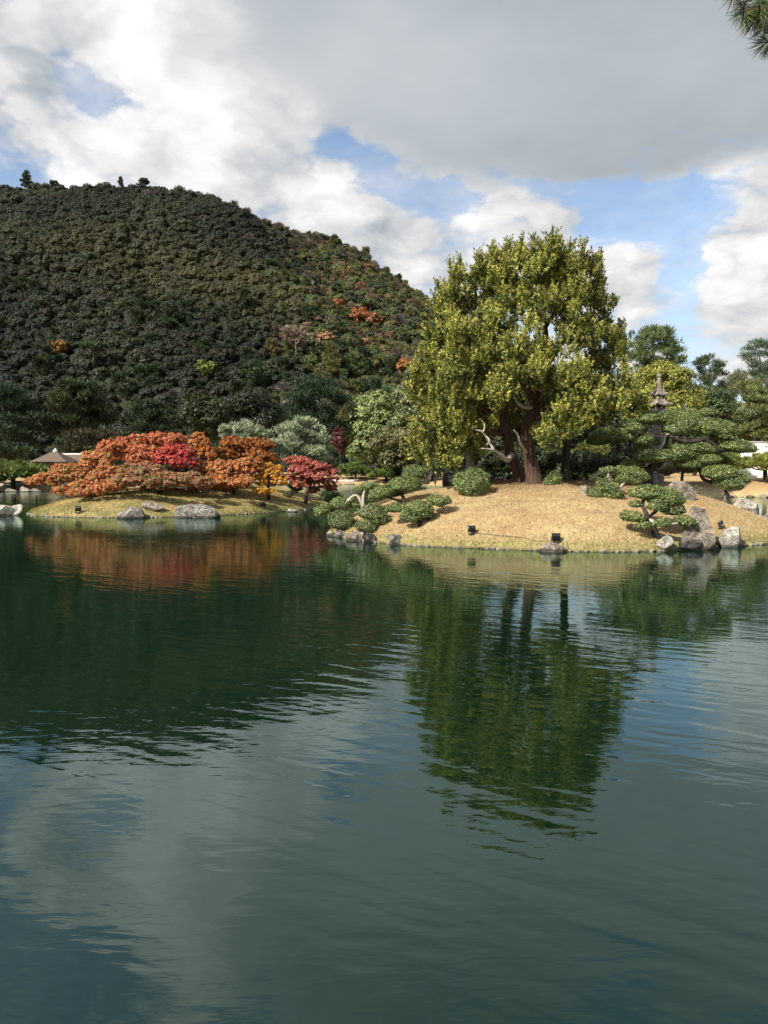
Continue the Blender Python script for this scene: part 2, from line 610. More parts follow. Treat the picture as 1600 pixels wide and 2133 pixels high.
def add_box(bm, c, s, rot=None, bevel=0.0):
    r = bmesh.ops.create_cube(bm, size=1.0)
    vs = r['verts']
    for v in vs:
        v.co = Vector((v.co.x * s[0], v.co.y * s[1], v.co.z * s[2]))
    if bevel:
        es = list({e for v in vs for e in v.link_edges})
        b = bmesh.ops.bevel(bm, geom=es, offset=bevel, segments=1, affect='EDGES')
        vs = list(set(b['verts']) | {v for v in vs if v.is_valid})
    for v in vs:
        if rot is not None:
            v.co.rotate(rot)
        v.co += Vector(c)


# ------------------------------------------------------------------ foliage


def diamonds(name, C, A, B, L, Wd, cols):
    """One diamond shaped leaf per centre: long axis A, short axis B."""
    n = len(C)
    L = np.broadcast_to(L, (n,))[:, None] * 0.5
    Wd = np.broadcast_to(Wd, (n,))[:, None] * 0.5
    V = np.stack([C - A * L, C + B * Wd - A * L * 0.15, C + A * L, C - B * Wd - A * L * 0.15], 1).reshape(-1, 3)
    F = np.arange(n * 4).reshape(n, 4)
    me = mesh_np(name, V, F)
    set_tint(me, cols)
    return me


def lobe_area(r):
    a, b, c = r
    p = 1.6
    return 4 * math.pi * (((a * b) ** p + (a * c) ** p + (b * c) ** p) / 3) ** (1 / p)


def foliage(name, lobes, rng, colA, colB, style='broad', leaf=0.1, cover=2.2, clump=0.25, per=26, up=0.35, jitter=0.22, seedoff=0, flat=0.8, mixpow=1.0, colC=None, rough=1.0, lobevar=0.0):
    """Two levels: clumps over the lobes' surface, leaves in each clump. lobes: [(centre, radii)]."""
    Cs, As, Bs, Ls, Ws, cols = [], [], [], [], [], []
    colA, colB = np.array(colA), np.array(colB)
    for li, (c, r) in enumerate(lobes):
        c, r = np.array(c, float), np.array(r, float)
        area = lobe_area(r)
        wr = {'broad': 0.62, 'maple': 0.7, 'needle': 0.16, 'plume': 0.30}[style]
        nleaf = max(60, int(cover * area / (leaf * leaf * wr * 0.5)))
        nc = max(6, nleaf // per)
        d = unit(rng.normal(size=(nc, 3)))
        flip = (d[:, 2] < 0) & (rng.random(nc) < up)
        d[flip, 2] *= -1
        rad = 0.80 + 0.24 * rng.random(nc) ** 0.6
        rad[rng.random(nc) < 0.18] *= 0.62
        bmp = 1 + 0.20 * wob(d * 2.2 + li * 3.1 + seedoff, 11 + li + seedoff, 1.9)
        K = c + d * r * (rad * bmp)[:, None]
        nrm_ = unit(d / r)
        cl_mix = rng.random(nc) ** mixpow
        m = per
        if style == 'plume':
            ax = unit(nrm_ * 0.55 + np.array([0, 0, 1.0]) + rng.normal(size=(nc, 3)) * 0.22)
            ln = clump * (0.7 + 0.9 * rng.random(nc))
            s = rng.random((nc, m)) ** 0.8
            rd = rng.normal(size=(nc, m, 3))
            rd -= (rd * ax[:, None]).sum(-1, keepdims=True) * ax[:, None]
            rd = unit(rd)
            spread = (0.23 * (1 - s) ** 0.8 + 0.03) * ln[:, None]
            pos = K[:, None] + ax[:, None] * ((s - 0.35) * ln[:, None] * 1.25)[..., None] + rd * (spread * rng.random((nc, m)) ** 0.5)[..., None]
            A = unit(ax[:, None] * 0.75 + rd * 0.95 + rng.normal(size=(nc, m, 3)) * 0.2)
            B = unit(np.cross(A, rng.normal(size=(nc, m, 3)) + rd * 0.8))
            lf = leaf * (0.7 + 0.6 * rng.random((nc, m)))
            wd = lf * 0.34
            tipmix = np.clip(cl_mix[:, None] * 0.75 + s * 0.45 - 0.1, 0, 1)
        else:
            o = unit(rng.normal(size=(nc, m, 3))) * (clump * rng.random((nc, m)) ** 0.45)[..., None]
            o[..., 2] *= flat
            pos = K[:, None] + o
            if style == 'needle':
                A = unit(nrm_[:, None] * 0.5 + np.array([0, 0, 0.55]) + unit(o) * 0.8 + rng.normal(size=(nc, m, 3)) * 0.3)
                B = unit(np.cross(A, rng.normal(size=(nc, m, 3))))
                lf = leaf * (0.7 + 0.6 * rng.random((nc, m)))
                wd = lf * 0.16
            else:
                Nn = unit(nrm_[:, None] * 0.75 + unit(o) * 0.55 + np.array([0, 0, 0.25]) + rng.normal(size=(nc, m, 3)) * 0.42 * rough)
                A = unit(np.cross(Nn, rng.normal(size=(nc, m, 3))))
                B = np.cross(Nn, A)
                lf = leaf * (0.65 + 0.7 * rng.random((nc, m)))
                wd = lf * (0.62 if style == 'broad' else 0.7)
            tipmix = np.clip(cl_mix[:, None] + rng.normal(size=(nc, m)) * 0.15, 0, 1)
        col = colA + (colB - colA) * tipmix[..., None]
        if colC is not None:
            sel = rng.random((nc, 1, 1)) < 0.16
            col = np.where(sel, np.array(colC), col)
        col = col * (1 + jitter * rng.normal(size=(nc, m, 1))) * (1 + lobevar * rng.uniform(-1, 1))
        col = np.clip(col, 0.004, 0.9)
        for lst, arr, k in ((Cs, pos, 3), (As, A, 3), (Bs, B, 3), (cols, col, 3)):
            lst.append(arr.reshape(-1, k))
        Ls.append(lf.ravel())
        Ws.append(wd.ravel())
    return diamonds(name, np.concatenate(Cs), np.concatenate(As), np.concatenate(Bs), np.concatenate(Ls), np.concatenate(Ws), np.concatenate(cols))


def pad_mesh(name, c, r, rng, colA, colB, leaf=0.055, cover=3.2, tilt=0.0, flatbottom=0.7):
    """Clipped foliage pad: dense small leaves hugging a flattened dome, thin below."""
    c, r = np.array(c, float), np.array(r, float)
    r = np.maximum(r, 0.05)
    n = int(cover * lobe_area(r) * 0.75 / (leaf * leaf * 0.3))
    d = unit(rng.normal(size=(n, 3)))
    low = d[:, 2] < 0
    rad = 1.0 + rng.normal(size=n) * 0.04
    inner = rng.random(n) < 0.22
    rad[inner] *= rng.uniform(0.55, 0.9, inner.sum())
    rad *= 1 + 0.14 * wob(d * 2 + c, int(rng.integers(1e6)), 2.1) + 0.06 * wob(d * 5 + c, int(rng.integers(1e6)), 3.0)
    P = d * r * rad[:, None]
    P[low, 2] *= flatbottom
    nr = unit(d / r)
    if tilt:
        ct, st = math.cos(tilt), math.sin(tilt)
        Rm = np.array([[ct, 0, st], [0, 1, 0], [-st, 0, ct]])
        P, nr = P @ Rm.T, nr @ Rm.T
    Nn = unit(nr * 0.7 + np.array([0, 0, 0.3]) + rng.normal(size=(n, 3)) * 0.5)
    A = unit(np.cross(Nn, rng.normal(size=(n, 3))))
    B = np.cross(Nn, A)
    mixv = np.clip(0.5 + 0.35 * wob(P * 4, int(rng.integers(1e6)), 2.0) + rng.normal(size=n) * 0.25, 0, 1)[:, None]
    col = (np.array(colA) * (1 - mixv) + np.array(colB) * mixv) * (1 + 0.2 * rng.normal(size=(n, 1)))
    lf = leaf * (0.7 + 0.6 * rng.random(n))
    return diamonds(name, P + c, A, B, lf, lf * 0.6, np.clip(col, 0.004, 0.9))


# ------------------------------------------------------------------ terrain


def chaikin(P, it=3):
    P = np.array(P, float)
    for _ in range(it):
        Q = np.roll(P, -1, 0)
        P = np.stack([0.75 * P + 0.25 * Q, 0.25 * P + 0.75 * Q], 1).reshape(-1, 2)
    return P


def sdist(poly, X, Y):
    """Signed distance to a polygon, positive inside."""
    X, Y = np.asarray(X, float), np.asarray(Y, float)
    best = np.full(X.shape, 1e18)
    inside = np.zeros(X.shape, bool)
    n = len(poly)
    for i in range(n):
        x0, y0 = poly[i]
        x1, y1 = poly[(i + 1) % n]
        dx, dy = x1 - x0, y1 - y0
        t = np.clip(((X - x0) * dx + (Y - y0) * dy) / (dx * dx + dy * dy + 1e-12), 0, 1)
        best = np.minimum(best, (X - x0 - t * dx) ** 2 + (Y - y0 - t * dy) ** 2)
        cr = ((y0 > Y) != (y1 > Y)) & (X < dx * (Y - y0) / (dy if abs(dy) > 1e-12 else 1e-12) + x0)
        inside ^= cr
    d = np.sqrt(best)
    return np.where(inside, d, -d)


class Mound:
    def __init__(self, poly, H, k, seed):
        self.poly = chaikin(poly, 3)
        self.H, self.k, self.seed = H, k, seed

    def z(self, X, Y):
        X, Y = np.asarray(X, float), np.asarray(Y, float)
        d = sdist(self.poly, X, Y)
        P = np.stack([X.ravel(), Y.ravel(), np.zeros(X.size)], 1)
        w = wob(P, self.seed, 0.9).reshape(X.shape) * 0.06 + wob(P, self.seed + 5, 3.5).reshape(X.shape) * 0.02
        e = np.maximum(d, 0)
        up = self.H * (1 - np.exp(-e / self.k)) + w * np.minimum(1, e / 1.0) + 0.10 * np.minimum(1, e / 0.12)
        return np.where(d > 0, up, d * 0.7)

    def zs(self, x, y):
        return float(self.z(np.array([x]), np.array([y]))[0])

    def hit(self, px, py):
        """Point where the sight line of a pixel first meets this mound."""
        Ds = np.arange(18, 75, 0.05)
        p0, p1 = at(px, py, 1.0), at(px, py, 2.0)
        dv = p1 - p0
        X = p0.x + dv.x * (Ds - 1)
        Z = p0.z + dv.z * (Ds - 1)
        zz = self.z(X, Ds)
        ok = np.where(zz >= Z)[0]
        i = ok[0] if len(ok) else len(Ds) // 3
        return Vector((X[i], Ds[i], max(float(zz[i]), 0.0)))

    def build(self, name, mat, step):
        lo, hi = self.poly.min(0) - 1.2, self.poly.max(0) + 1.2
        xs, ys = np.arange(lo[0], hi[0], step), np.arange(lo[1], hi[1], step)
        X, Y = np.meshgrid(xs, ys)
        Z = self.z(X, Y)
        idx = np.arange(X.size).reshape(X.shape)
        F = np.stack([idx[:-1, :-1], idx[:-1, 1:], idx[1:, 1:], idx[1:, :-1]], -1).reshape(-1, 4)
        keep = (Z.ravel()[F] > -0.7).any(1)
        me = mesh_np(name, np.stack([X, Y, Z], -1).reshape(-1, 3), F[keep], True)
        return link(name, me, mat, None, None, 'structure')


isle = Mound([(-2.3, 28.6), (-1.2, 26.3), (0.0, 24.7), (1.5, 23.6), (3.0, 23.2), (5, 22.4), (7, 22.1), (9, 22.6), (10.7, 23.6), (12.3, 24.3),
              (13.8, 25.4), (15, 27), (15.8, 29.5), (15, 33), (12, 36), (8, 38.5), (4, 38.5), (0.5, 36), (-1.8, 32.5)], 2.15, 3.3, 3)
isle2 = Mound([(-20.3, 42), (-18.5, 39.2), (-15.5, 37.7), (-12, 37.5), (-9, 39.2), (-6.5, 42), (-4.0, 46.5), (-3.0, 53), (-4.5, 58), (-9, 61), (-14, 60),
               (-18.5, 55), (-20.8, 48)], 1.6, 4.0, 8)
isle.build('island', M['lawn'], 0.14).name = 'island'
isle2.build('island', M['moss'], 0.2)

POND = chaikin([(-70, 0.2), (-82, 30), (-70, 70), (-46, 82), (-34, 96), (-16, 114), (0, 118), (6, 112), (12, 86), (20, 70), (31, 64.5), (44, 61), (56, 48), (62, 20),
                (50, 0.2), (20, 0.6), (0, 0.8), (-20, 0.6)], 2)


def ground_z(X, Y):
    d = -sdist(POND, X, Y)
    e = np.maximum(d, 0)
    P = np.stack([np.ravel(X), np.ravel(Y), np.zeros(np.size(X))], 1)
    w = wob(P, 21, 0.15).reshape(np.shape(X)) * 0.12
    lift = 0.9 * (1 - np.exp(-np.maximum(e - 2, 0) / 6.0)) * (np.asarray(Y) > 20)
    return np.where(d > 0, 0.12 + 0.55 * (1 - np.exp(-e / 1.2)) + lift + w * np.minimum(1, e / 2), np.maximum(d * 0.8, -1.2))


def gz(x, y):
    return float(ground_z(np.array([x]), np.array([y]))[0])


xs = np.concatenate([[-2500, -1500, -900, -600, -400, -250, -160, -120], np.arange(-95, 80, 1.2), [90, 120, 160, 250, 400, 600, 900, 1500, 2500]])
ys = np.concatenate([[-600, -250, -90, -40, -20, -10, -5], np.arange(-3, 4, 0.4), np.arange(4, 56, 2.0), np.arange(56, 132, 0.7), [140, 155, 180, 230, 300, 450, 700, 1100, 1800, 3500]])
X, Y = np.meshgrid(xs, ys)
idx = np.arange(X.size).reshape(X.shape)
F = np.stack([idx[:-1, :-1], idx[:-1, 1:], idx[1:, 1:], idx[1:, :-1]], -1).reshape(-1, 4)
link('ground', mesh_np('ground', np.stack([X, Y, ground_z(X, Y)], -1).reshape(-1, 3), F, True), M['ground'], None, None, 'structure')
link('water', mesh_np('water', [(-95, -3, 0), (80, -3, 0), (80, 126, 0), (-95, 126, 0)], [(0, 1, 2, 3)]), M['water'], None, None, 'structure')

# pale gravel path behind the far shore
d_lo, d_hi = 0.5, 3.2
xs, ys = np.arange(-60, -2.5, 0.8), np.arange(74, 128, 0.6)
X, Y = np.meshgrid(xs, ys)
dd = -sdist(POND, X, Y)
idx = np.arange(X.size).reshape(X.shape)
F = np.stack([idx[:-1, :-1], idx[:-1, 1:], idx[1:, 1:], idx[1:, :-1]], -1).reshape(-1, 4)
keep = ((dd.ravel()[F] > d_lo) & (dd.ravel()[F] < d_hi)).all(1)
link('path', mesh_np('path', np.stack([X, Y, ground_z(X, Y) + 0.05], -1).reshape(-1, 3), F[keep], True), M['sand'], None, None, 'structure')

# mountain ---------------------------------------------------------
RIDGE = np.array([(-1400, 470, 560), (-900, 425, 550), (-400, 402, 540), (-100, 398, 530), (0, 402, 525), (100, 402, 520), (200, 400, 515), (330, 405, 510), (400, 420, 505), (500, 449, 500),
                  (600, 489, 490), (700, 510, 475), (760, 545, 465), (800, 575, 455), (870, 620, 440), (910, 655, 430), (1000, 705, 400), (1100, 765, 370), (1200, 830, 340), (1300, 890, 310),
                  (1400, 935, 285), (1600, 968, 260)], float)
RU, RZ, RD = [], [], []
for px, py, D in RIDGE:
    p = at(px, py + 5, D)
    RU.append(p.x / p.y)
    RZ.append(p.z)
    RD.append(D)
RU, RZ, RD = map(np.array, (RU, RZ, RD))
FOOT = 215.0


def mountain_z(X, Y):
    X, Y = np.asarray(X, float), np.asarray(Y, float)
    U = X / Y
    zr, dr = np.interp(U, RU, RZ), np.interp(U, RU, RD)
    t = (Y - FOOT) / (dr - FOOT)
    S = np.where(t < 1, t + 0.10 * np.sin(np.pi * np.clip(t, 0, 1)), 1 - 0.55 * (t - 1) - 0.8 * (t - 1) ** 2)
    P = np.stack([X.ravel(), Y.ravel(), np.zeros(X.size)], 1)
    env = np.clip(t, 0, 1) * np.clip(0.97 - t, 0, 1) * 4
    k = np.clip(zr / 180.0, 0.05, 1)
    w = (wob(P, 31, 0.022) * 5 + wob(P, 37, 0.055) * 2.0).reshape(X.shape) * env * k
    # gully between the front spur and the back ridge
    ug = np.interp(t, [0.30, 0.5, 0.75, 1.0], [0.0, -0.06, -0.115, -0.165])
    gul = np.exp(-((U - ug) / 0.035) ** 2) * 14 * env * (t > 0.25) * k
    spur = np.exp(-((U - (ug - 0.10)) / 0.06) ** 2) * 10 * env * k
    ug2 = np.interp(t, [0.0, 1.0], [-0.28, -0.36])
    gul2 = np.exp(-((U - ug2) / 0.03) ** 2) * 3 * env * k
    return zr * S + w - gul + spur - gul2 + 0.3


us = np.linspace(-1.35, 0.56, 180)
ts = np.concatenate([np.linspace(-0.03, 1.0, 84), np.linspace(1.02, 2.2, 24)])
Ug, Tg = np.meshgrid(us, ts)
Dr = np.interp(Ug, RU, RD)
Yg = FOOT + Tg * (Dr - FOOT)
Xg = Ug * Yg
idx = np.arange(Xg.size).reshape(Xg.shape)
F = np.stack([idx[:-1, :-1], idx[:-1, 1:], idx[1:, 1:], idx[1:, :-1]], -1).reshape(-1, 4)
link('mountain', mesh_np('mountain', np.stack([Xg, Yg, mountain_z(Xg, Yg)], -1).reshape(-1, 3), F, True), M['mountain'], None, None, 'structure')


def hill_hit(px, py):
    Ds = np.arange(140, 620, 1.0)
    p0, p1 = at(px, py, 1.0), at(px, py, 2.0)
    dv = p1 - p0
    Xl, Zl = p0.x + dv.x * (Ds - 1), p0.z + dv.z * (Ds - 1)
    zz = mountain_z(Xl, Ds)
    ok = np.where(zz >= Zl)[0]
    if len(ok):
        i = ok[0]
    else:
        i = int(np.argmin(Zl - zz))
    return Vector((Xl[i], Ds[i], float(zz[i])))


# forest on the mountain: one mass, instanced
rng = np.random.default_rng(5)
protos = bpy.data.collections.new('forest_tree_kinds')


def proto(i, lobes, style, leaf, per, clump, cover, up=0.5, trunk=0.0):
    me = foliage('forest_tree_%d' % i, lobes, np.random.default_rng(100 + i), (0.88, 0.88, 0.88), (1.12, 1.12, 1.12), style, leaf, cover, clump, per, up, 0.10, i, rough=0.55)
    me.materials.append(M['forest'])
    o = bpy.data.objects.new('forest_tree_%02d' % i, me)
    protos.objects.link(o)


for i in range(5):     # round evergreen oaks, unit = 1 m, about 6 m across
    rr = np.random.default_rng(200 + i)
    lb = [((0, 0, 2.6), (2.3, 2.3, 2.2))]
    for k in range(6):
        a = k * 1.05 + rr.uniform(-0.3, 0.3)
        q = rr.uniform(1.1, 2.1)
        lb.append(((q * math.cos(a), q * math.sin(a), rr.uniform(1.6, 3.6)), (rr.uniform(1.0, 1.5),) * 2 + (rr.uniform(0.9, 1.3),)))
    proto(i, lb, 'broad', 0.5, 12, 0.55, 1.2)
for i in range(5, 7):  # flat-tiered pines
    rr = np.random.default_rng(220 + i)
    lb = []
    for k in range(9):
        a = rr.uniform(0, 6.28)
        z = 2.2 + k * 0.55
        q = rr.uniform(0.2, 1.7) * (1 - k / 14)
        lb.append(((q * math.cos(a), q * math.sin(a), z), (rr.uniform(0.9, 1.5), rr.uniform(0.9, 1.5), 0.35)))
    proto(i, lb, 'needle', 0.9, 14, 0.5, 1.5)
for i in range(7, 8):  # thin leafless crowns
    rr = np.random.default_rng(240)
    lb = [((rr.uniform(-1.2, 1.2), rr.uniform(-1.2, 1.2), rr.uniform(2.0, 4.4)), (1.3, 1.3, 1.2)) for k in range(7)]
    proto(i, lb, 'needle', 1.0, 10, 0.9, 0.7, 0.6)

pts, scl, rot, vid, hue = [], [], [], [], []
sp = 2.95
for Yv in np.arange(FOOT - 40, 545, sp * 0.9):
    half_lo, half_hi = -0.80 * Yv, 0.42 * Yv
    n = int((half_hi - half_lo) / sp)
    Xr = np.linspace(half_lo, half_hi, n) + rng.uniform(-0.45, 0.45, n) * sp
    Yr = Yv + rng.uniform(-0.45, 0.45, n) * sp
    U = Xr / Yr
    dr = np.interp(U, RU, RD)
    ok = (Yr < dr + 14)
    Xr, Yr, U, dr = Xr[ok], Yr[ok], U[ok], dr[ok]
    if not len(Xr):
        continue
    Z = mountain_z(Xr, Yr)
    T = (Yr - FOOT) / (dr - FOOT)
    P = np.stack([Xr, Yr, Z], 1)
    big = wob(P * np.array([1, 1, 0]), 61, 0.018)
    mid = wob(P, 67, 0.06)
    for j in range(len(Xr)):
        r = rng.random()
        u, t = U[j], T[j]
        k = int(rng.integers(0, 5))
        s = float(np.clip(rng.lognormal(-0.36, 0.28), 0.45, 1.5)) * (rng.uniform(0.8, 1.45) if t > 0.93 else 1.0)
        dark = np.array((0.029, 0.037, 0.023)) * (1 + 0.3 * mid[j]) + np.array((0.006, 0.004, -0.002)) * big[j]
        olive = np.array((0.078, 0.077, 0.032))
        # olive belt over darker crowns: sunlit band and cloud shade put into crown colour
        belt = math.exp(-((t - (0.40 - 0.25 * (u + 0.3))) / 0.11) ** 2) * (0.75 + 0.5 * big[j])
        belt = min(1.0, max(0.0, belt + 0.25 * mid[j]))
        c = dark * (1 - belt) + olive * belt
        if u > -0.16:      # mixed autumn wood on the lower shoulder
            f = min(1.0, (u + 0.16) / 0.10)
            if r < 0.22 * f and u < 0.1:
                c = np.array([(0.15, 0.105, 0.06), (0.14, 0.12, 0.075), (0.13, 0.125, 0.045), (0.16, 0.095, 0.055), (0.115, 0.105, 0.07)][int(rng.integers(0, 5))])
                k = 7 if rng.random() < 0.45 else k
            elif r < 0.80 * f:
                c = np.array([(0.10, 0.115, 0.035), (0.12, 0.11, 0.04), (0.07, 0.10, 0.038)][int(rng.integers(0, 3))])
                k = 5 if rng.random() < 0.25 else k
        if t > 0.82 and u > -0.2 and rng.random() < 0.4:
            c = np.array((0.12, 0.10, 0.06)) * rng.uniform(0.6, 1.1)
            k = 7
        if t < 0.3 and rng.random() < 0.10:
            k = 5 + int(rng.random() < 0.5)
            c = np.array((0.035, 0.055, 0.022))
            s *= 1.25
        if rng.random() < 0.03:
            k = 7
            c = np.array((0.10, 0.085, 0.065))
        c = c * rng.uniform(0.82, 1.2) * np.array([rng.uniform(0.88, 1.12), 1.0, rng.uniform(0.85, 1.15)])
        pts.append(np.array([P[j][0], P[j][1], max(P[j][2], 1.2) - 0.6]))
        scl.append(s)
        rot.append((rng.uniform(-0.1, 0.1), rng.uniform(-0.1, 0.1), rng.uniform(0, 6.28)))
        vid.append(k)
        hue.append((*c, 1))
me = bpy.data.meshes.new('forest')
me.from_pydata([tuple(p) for p in pts], [], [])
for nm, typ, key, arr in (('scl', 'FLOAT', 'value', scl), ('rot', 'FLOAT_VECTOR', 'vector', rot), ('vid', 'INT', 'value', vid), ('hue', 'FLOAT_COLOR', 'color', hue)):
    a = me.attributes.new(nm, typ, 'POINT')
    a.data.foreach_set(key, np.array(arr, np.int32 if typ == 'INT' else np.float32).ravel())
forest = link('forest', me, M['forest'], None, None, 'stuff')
forest['label'] = 'dense evergreen wood covering the whole mountainside'
ng = bpy.data.node_groups.new('forest_nodes', 'GeometryNodeTree')
ng.interface.new_socket('Geometry', in_out='INPUT', socket_type='NodeSocketGeometry')
ng.interface.new_socket('Geometry', in_out='OUTPUT', socket_type='NodeSocketGeometry')
gi, go = ng.nodes.new('NodeGroupInput'), ng.nodes.new('NodeGroupOutput')
ci = ng.nodes.new('GeometryNodeCollectionInfo')
ci.inputs['Collection'].default_value = protos
ci.inputs['Separate Children'].default_value = True
ci.inputs['Reset Children'].default_value = True
iop = ng.nodes.new('GeometryNodeInstanceOnPoints')
iop.inputs['Pick Instance'].default_value = True


def named(nm, typ):
    n = ng.nodes.new('GeometryNodeInputNamedAttribute')
    n.data_type = typ
    n.inputs['Name'].default_value = nm
    return n.outputs[0]


L = ng.links.new
L(gi.outputs[0], iop.inputs['Points'])
L(ci.outputs[0], iop.inputs['Instance'])
L(named('vid', 'INT'), iop.inputs['Instance Index'])
L(named('rot', 'FLOAT_VECTOR'), iop.inputs['Rotation'])
L(named('scl', 'FLOAT'), iop.inputs['Scale'])
L(iop.outputs[0], go.inputs[0])
md = forest.modifiers.new('scatter', 'NODES')
md.node_group = ng

# ------------------------------------------------------------------ trees


def Lb(px, py, rx, ry, D, dr=None):
    """Lobe seen at a pixel: centre, radii (pixels across, metres deep)."""
    c = at(px, py, D)
    k = D / FPX
    return (np.array(c), (rx * k, dr if dr is not None else 0.8 * rx * k, ry * k))


def make_tree(name, label, cat, base, lobes, colA, colB, style='broad', leaf=0.12, cover=2.0, clump=0.3, per=24, seed=1, trunk_r=0.2, mat='leaf', bark='bark', branches=4, group=None, trunk=None, up=0.35, flat=0.8, colC=None, jitter=0.22):
    r = np.random.default_rng(seed)
    root = thing(name, base, label, cat, group)
    b = np.array(base, float)
    cs = np.array([l[0] for l in lobes])
    cen = cs.mean(0)
    top = cs[np.argmax(cs[:, 2])]
    if trunk is None:
        knee = b + (cen - b) * np.array([0.35, 0.35, 0.45]) + r.normal(size=3) * np.array([0.15, 0.15, 0]) * np.linalg.norm(cen - b) * 0.25
        trunk = [b - np.array([0, 0, 0.25]), knee, cen, 0.6 * top + 0.4 * cen]
    tube_part('trunk', root, trunk, [trunk_r * 1.25, trunk_r, trunk_r * 0.7, trunk_r * 0.25][:len(trunk)] if len(trunk) <= 4 else list(np.linspace(trunk_r * 1.2, trunk_r * 0.3, len(trunk))), M[bark], 8, 4, 0.07, seed)
    order = r.permutation(len(lobes))[:branches]
    T = np.array(trunk)
    for k in order:
        c = np.array(lobes[k][0])
        s = T[1] + (T[2] - T[1]) * r.uniform(0.0, 0.9) if len(T) > 2 else T[-1]
        mid = 0.5 * (s + c) + np.array([0, 0, -0.12 * np.linalg.norm(c - s)])
        tube_part('branch', root, [s, mid, c], [trunk_r * 0.45, trunk_r * 0.3, trunk_r * 0.1], M[bark], 6, 4, 0.05, seed + k)
    rel = [(np.array(c) - b, rad) for c, rad in lobes]
    me = foliage('crown', rel, r, colA, colB, style, leaf, cover, clump, per, up, jitter, seed, flat, 1.0, colC)
    link('crown', me, M[mat], root, None, 'stuff')
    return root


def auto_lobes(c, R, n, seed, kind='dome'):
    r = np.random.default_rng(seed)
    c, R = np.array(c, float), np.array(R, float)
    out = []
    if kind == 'dome':
        out.append((c - [0, 0, 0.1 * R[2]], R * 0.62))
        for k in range(n):
            d = unit(r.normal(size=3))
            d[2] = abs(d[2]) * 0.9 - 0.25 * r.random() if k % 3 else -0.75 * r.random()
            s = r.uniform(0.26, 0.44)
            out.append((c + d * R * (1 - s * 0.9), R * s * np.array([1, 1, r.uniform(0.75, 1.0)])))
    elif kind == 'pine':
        for k in range(n):
            t = (k + 0.5) / n
            a = k * 2.4 + r.uniform(-0.4, 0.4)
            w = math.sin(math.pi * (0.18 + 0.72 * t)) ** 0.8
            q = r.uniform(0.25, 0.78) * w
            for j in range(3):
                a += r.uniform(0.8, 2.6)
                q = r.uniform(0.15, 0.85) * w
                s = r.uniform(0.13, 0.27)
                out.append((c + np.array([q * math.cos(a) * R[0], q * math.sin(a) * R[1], (2 * t - 1 + r.uniform(-0.05, 0.05)) * R[2] * 0.92]), np.array([R[0] * s, R[1] * s, min(R[2] * r.uniform(0.05, 0.09), R[0] * s * 0.5)])))
    elif kind == 'cone':
        for k in range(n):
            t = (k + 0.5) / n
            a = k * 2.4 + r.uniform(-0.4, 0.4)
            w = (1 - t) ** 0.7 * 0.8 + 0.12
            q = r.uniform(0.3, 0.85) * w
            out.append((c + np.array([q * math.cos(a) * R[0], q * math.sin(a) * R[1], (2 * t - 1) * R[2] * 0.9]), np.array([R[0] * 0.34 * (0.5 + w), R[1] * 0.34 * (0.5 + w), R[2] * 0.2])))
    elif kind == 'layer':      # flat spreading, low crown
        for k in range(n):
            a = k * 2.4 + r.uniform(-0.5, 0.5)
            q = math.sqrt((k + 0.5) / n) * 0.85
            h = (1 - q) * 0.8 + r.uniform(-0.35, 0.3)
            for j in range(3):
                s = r.uniform(0.12, 0.22)
                a2, q2 = a + r.uniform(-0.5, 0.5), min(0.92, q + r.uniform(-0.12, 0.12))
                h2 = (1 - q2) * 0.85 + r.uniform(-0.55, 0.15)
                out.append((c + np.array([q2 * math.cos(a2) * R[0], q2 * math.sin(a2) * R[1], h2 * R[2] * 0.85]), np.array([R[0] * s, R[1] * s, R[2] * r.uniform(0.12, 0.2)])))
    return out


def px_tree(name, label, cat, x0, x1, y0, y1, D, kind, colA, colB, style, leaf, seed, n=14, cover=2.0, base_z=None, mat=None, group=None, bark='darkbark', per=22, clump=None, depth=1.0, trunk_r=None, up=0.35, colC=None, ground=None, branches=4):
    """Tree whose crown fills a pixel box at distance D, standing on the ground below it."""
    c = at((x0 + x1) / 2, (y0 + y1) / 2, D)
    k = D / FPX
    R = np.array([(x1 - x0) / 2 * k, (x1 - x0) / 2 * k * depth, (y1 - y0) / 2 * k])
    bz = base_z if base_z is not None else gz(c.x, c.y)
    if ground:
        bz = ground(c.x, c.y)
    lobes = auto_lobes(c, R, n, seed, kind)
    if clump is None:
        clump = (0.10 * float(R.min()) + 0.6 * leaf) if style == 'needle' else 0.14 * float(R.min()) + leaf
    wr = {'broad': 0.62, 'needle': 0.16}[style]
    est = sum(cover * lobe_area(l[1]) / (leaf * leaf * wr * 0.5) for l in lobes)
    cap = max(3500, (5.0 if D < 75 else 3.6) * (x1 - x0) * (y1 - y0) / 4.34)
    if est > cap:           # no more leaves than the distance can show
        f = cap / est
        cover *= max(f, 0.62)
        leaf *= math.sqrt(max(f, 0.62) / f)
    return make_tree(name, label, cat, (c.x, c.y, bz), lobes, colA, colB, style, leaf, cover, clump, per, seed, trunk_r or 0.05 * float(R[0]) + 0.06,
                     mat or ('needle' if style == 'needle' else 'leaf'), bark, branches, group, None, up, 0.7, colC)


# --- great juniper ------------------------------------------------
JD = 29.0
jb = isle.hit(1112, 1008)
jd = jb.y
jun = thing('juniper_tree', jb, 'great spreading juniper with olive-gold flame-like foliage crowning the grassy island', 'tree')


def J(px, py, dd=0.0):
    return np.array(at(px, py, jd + dd))


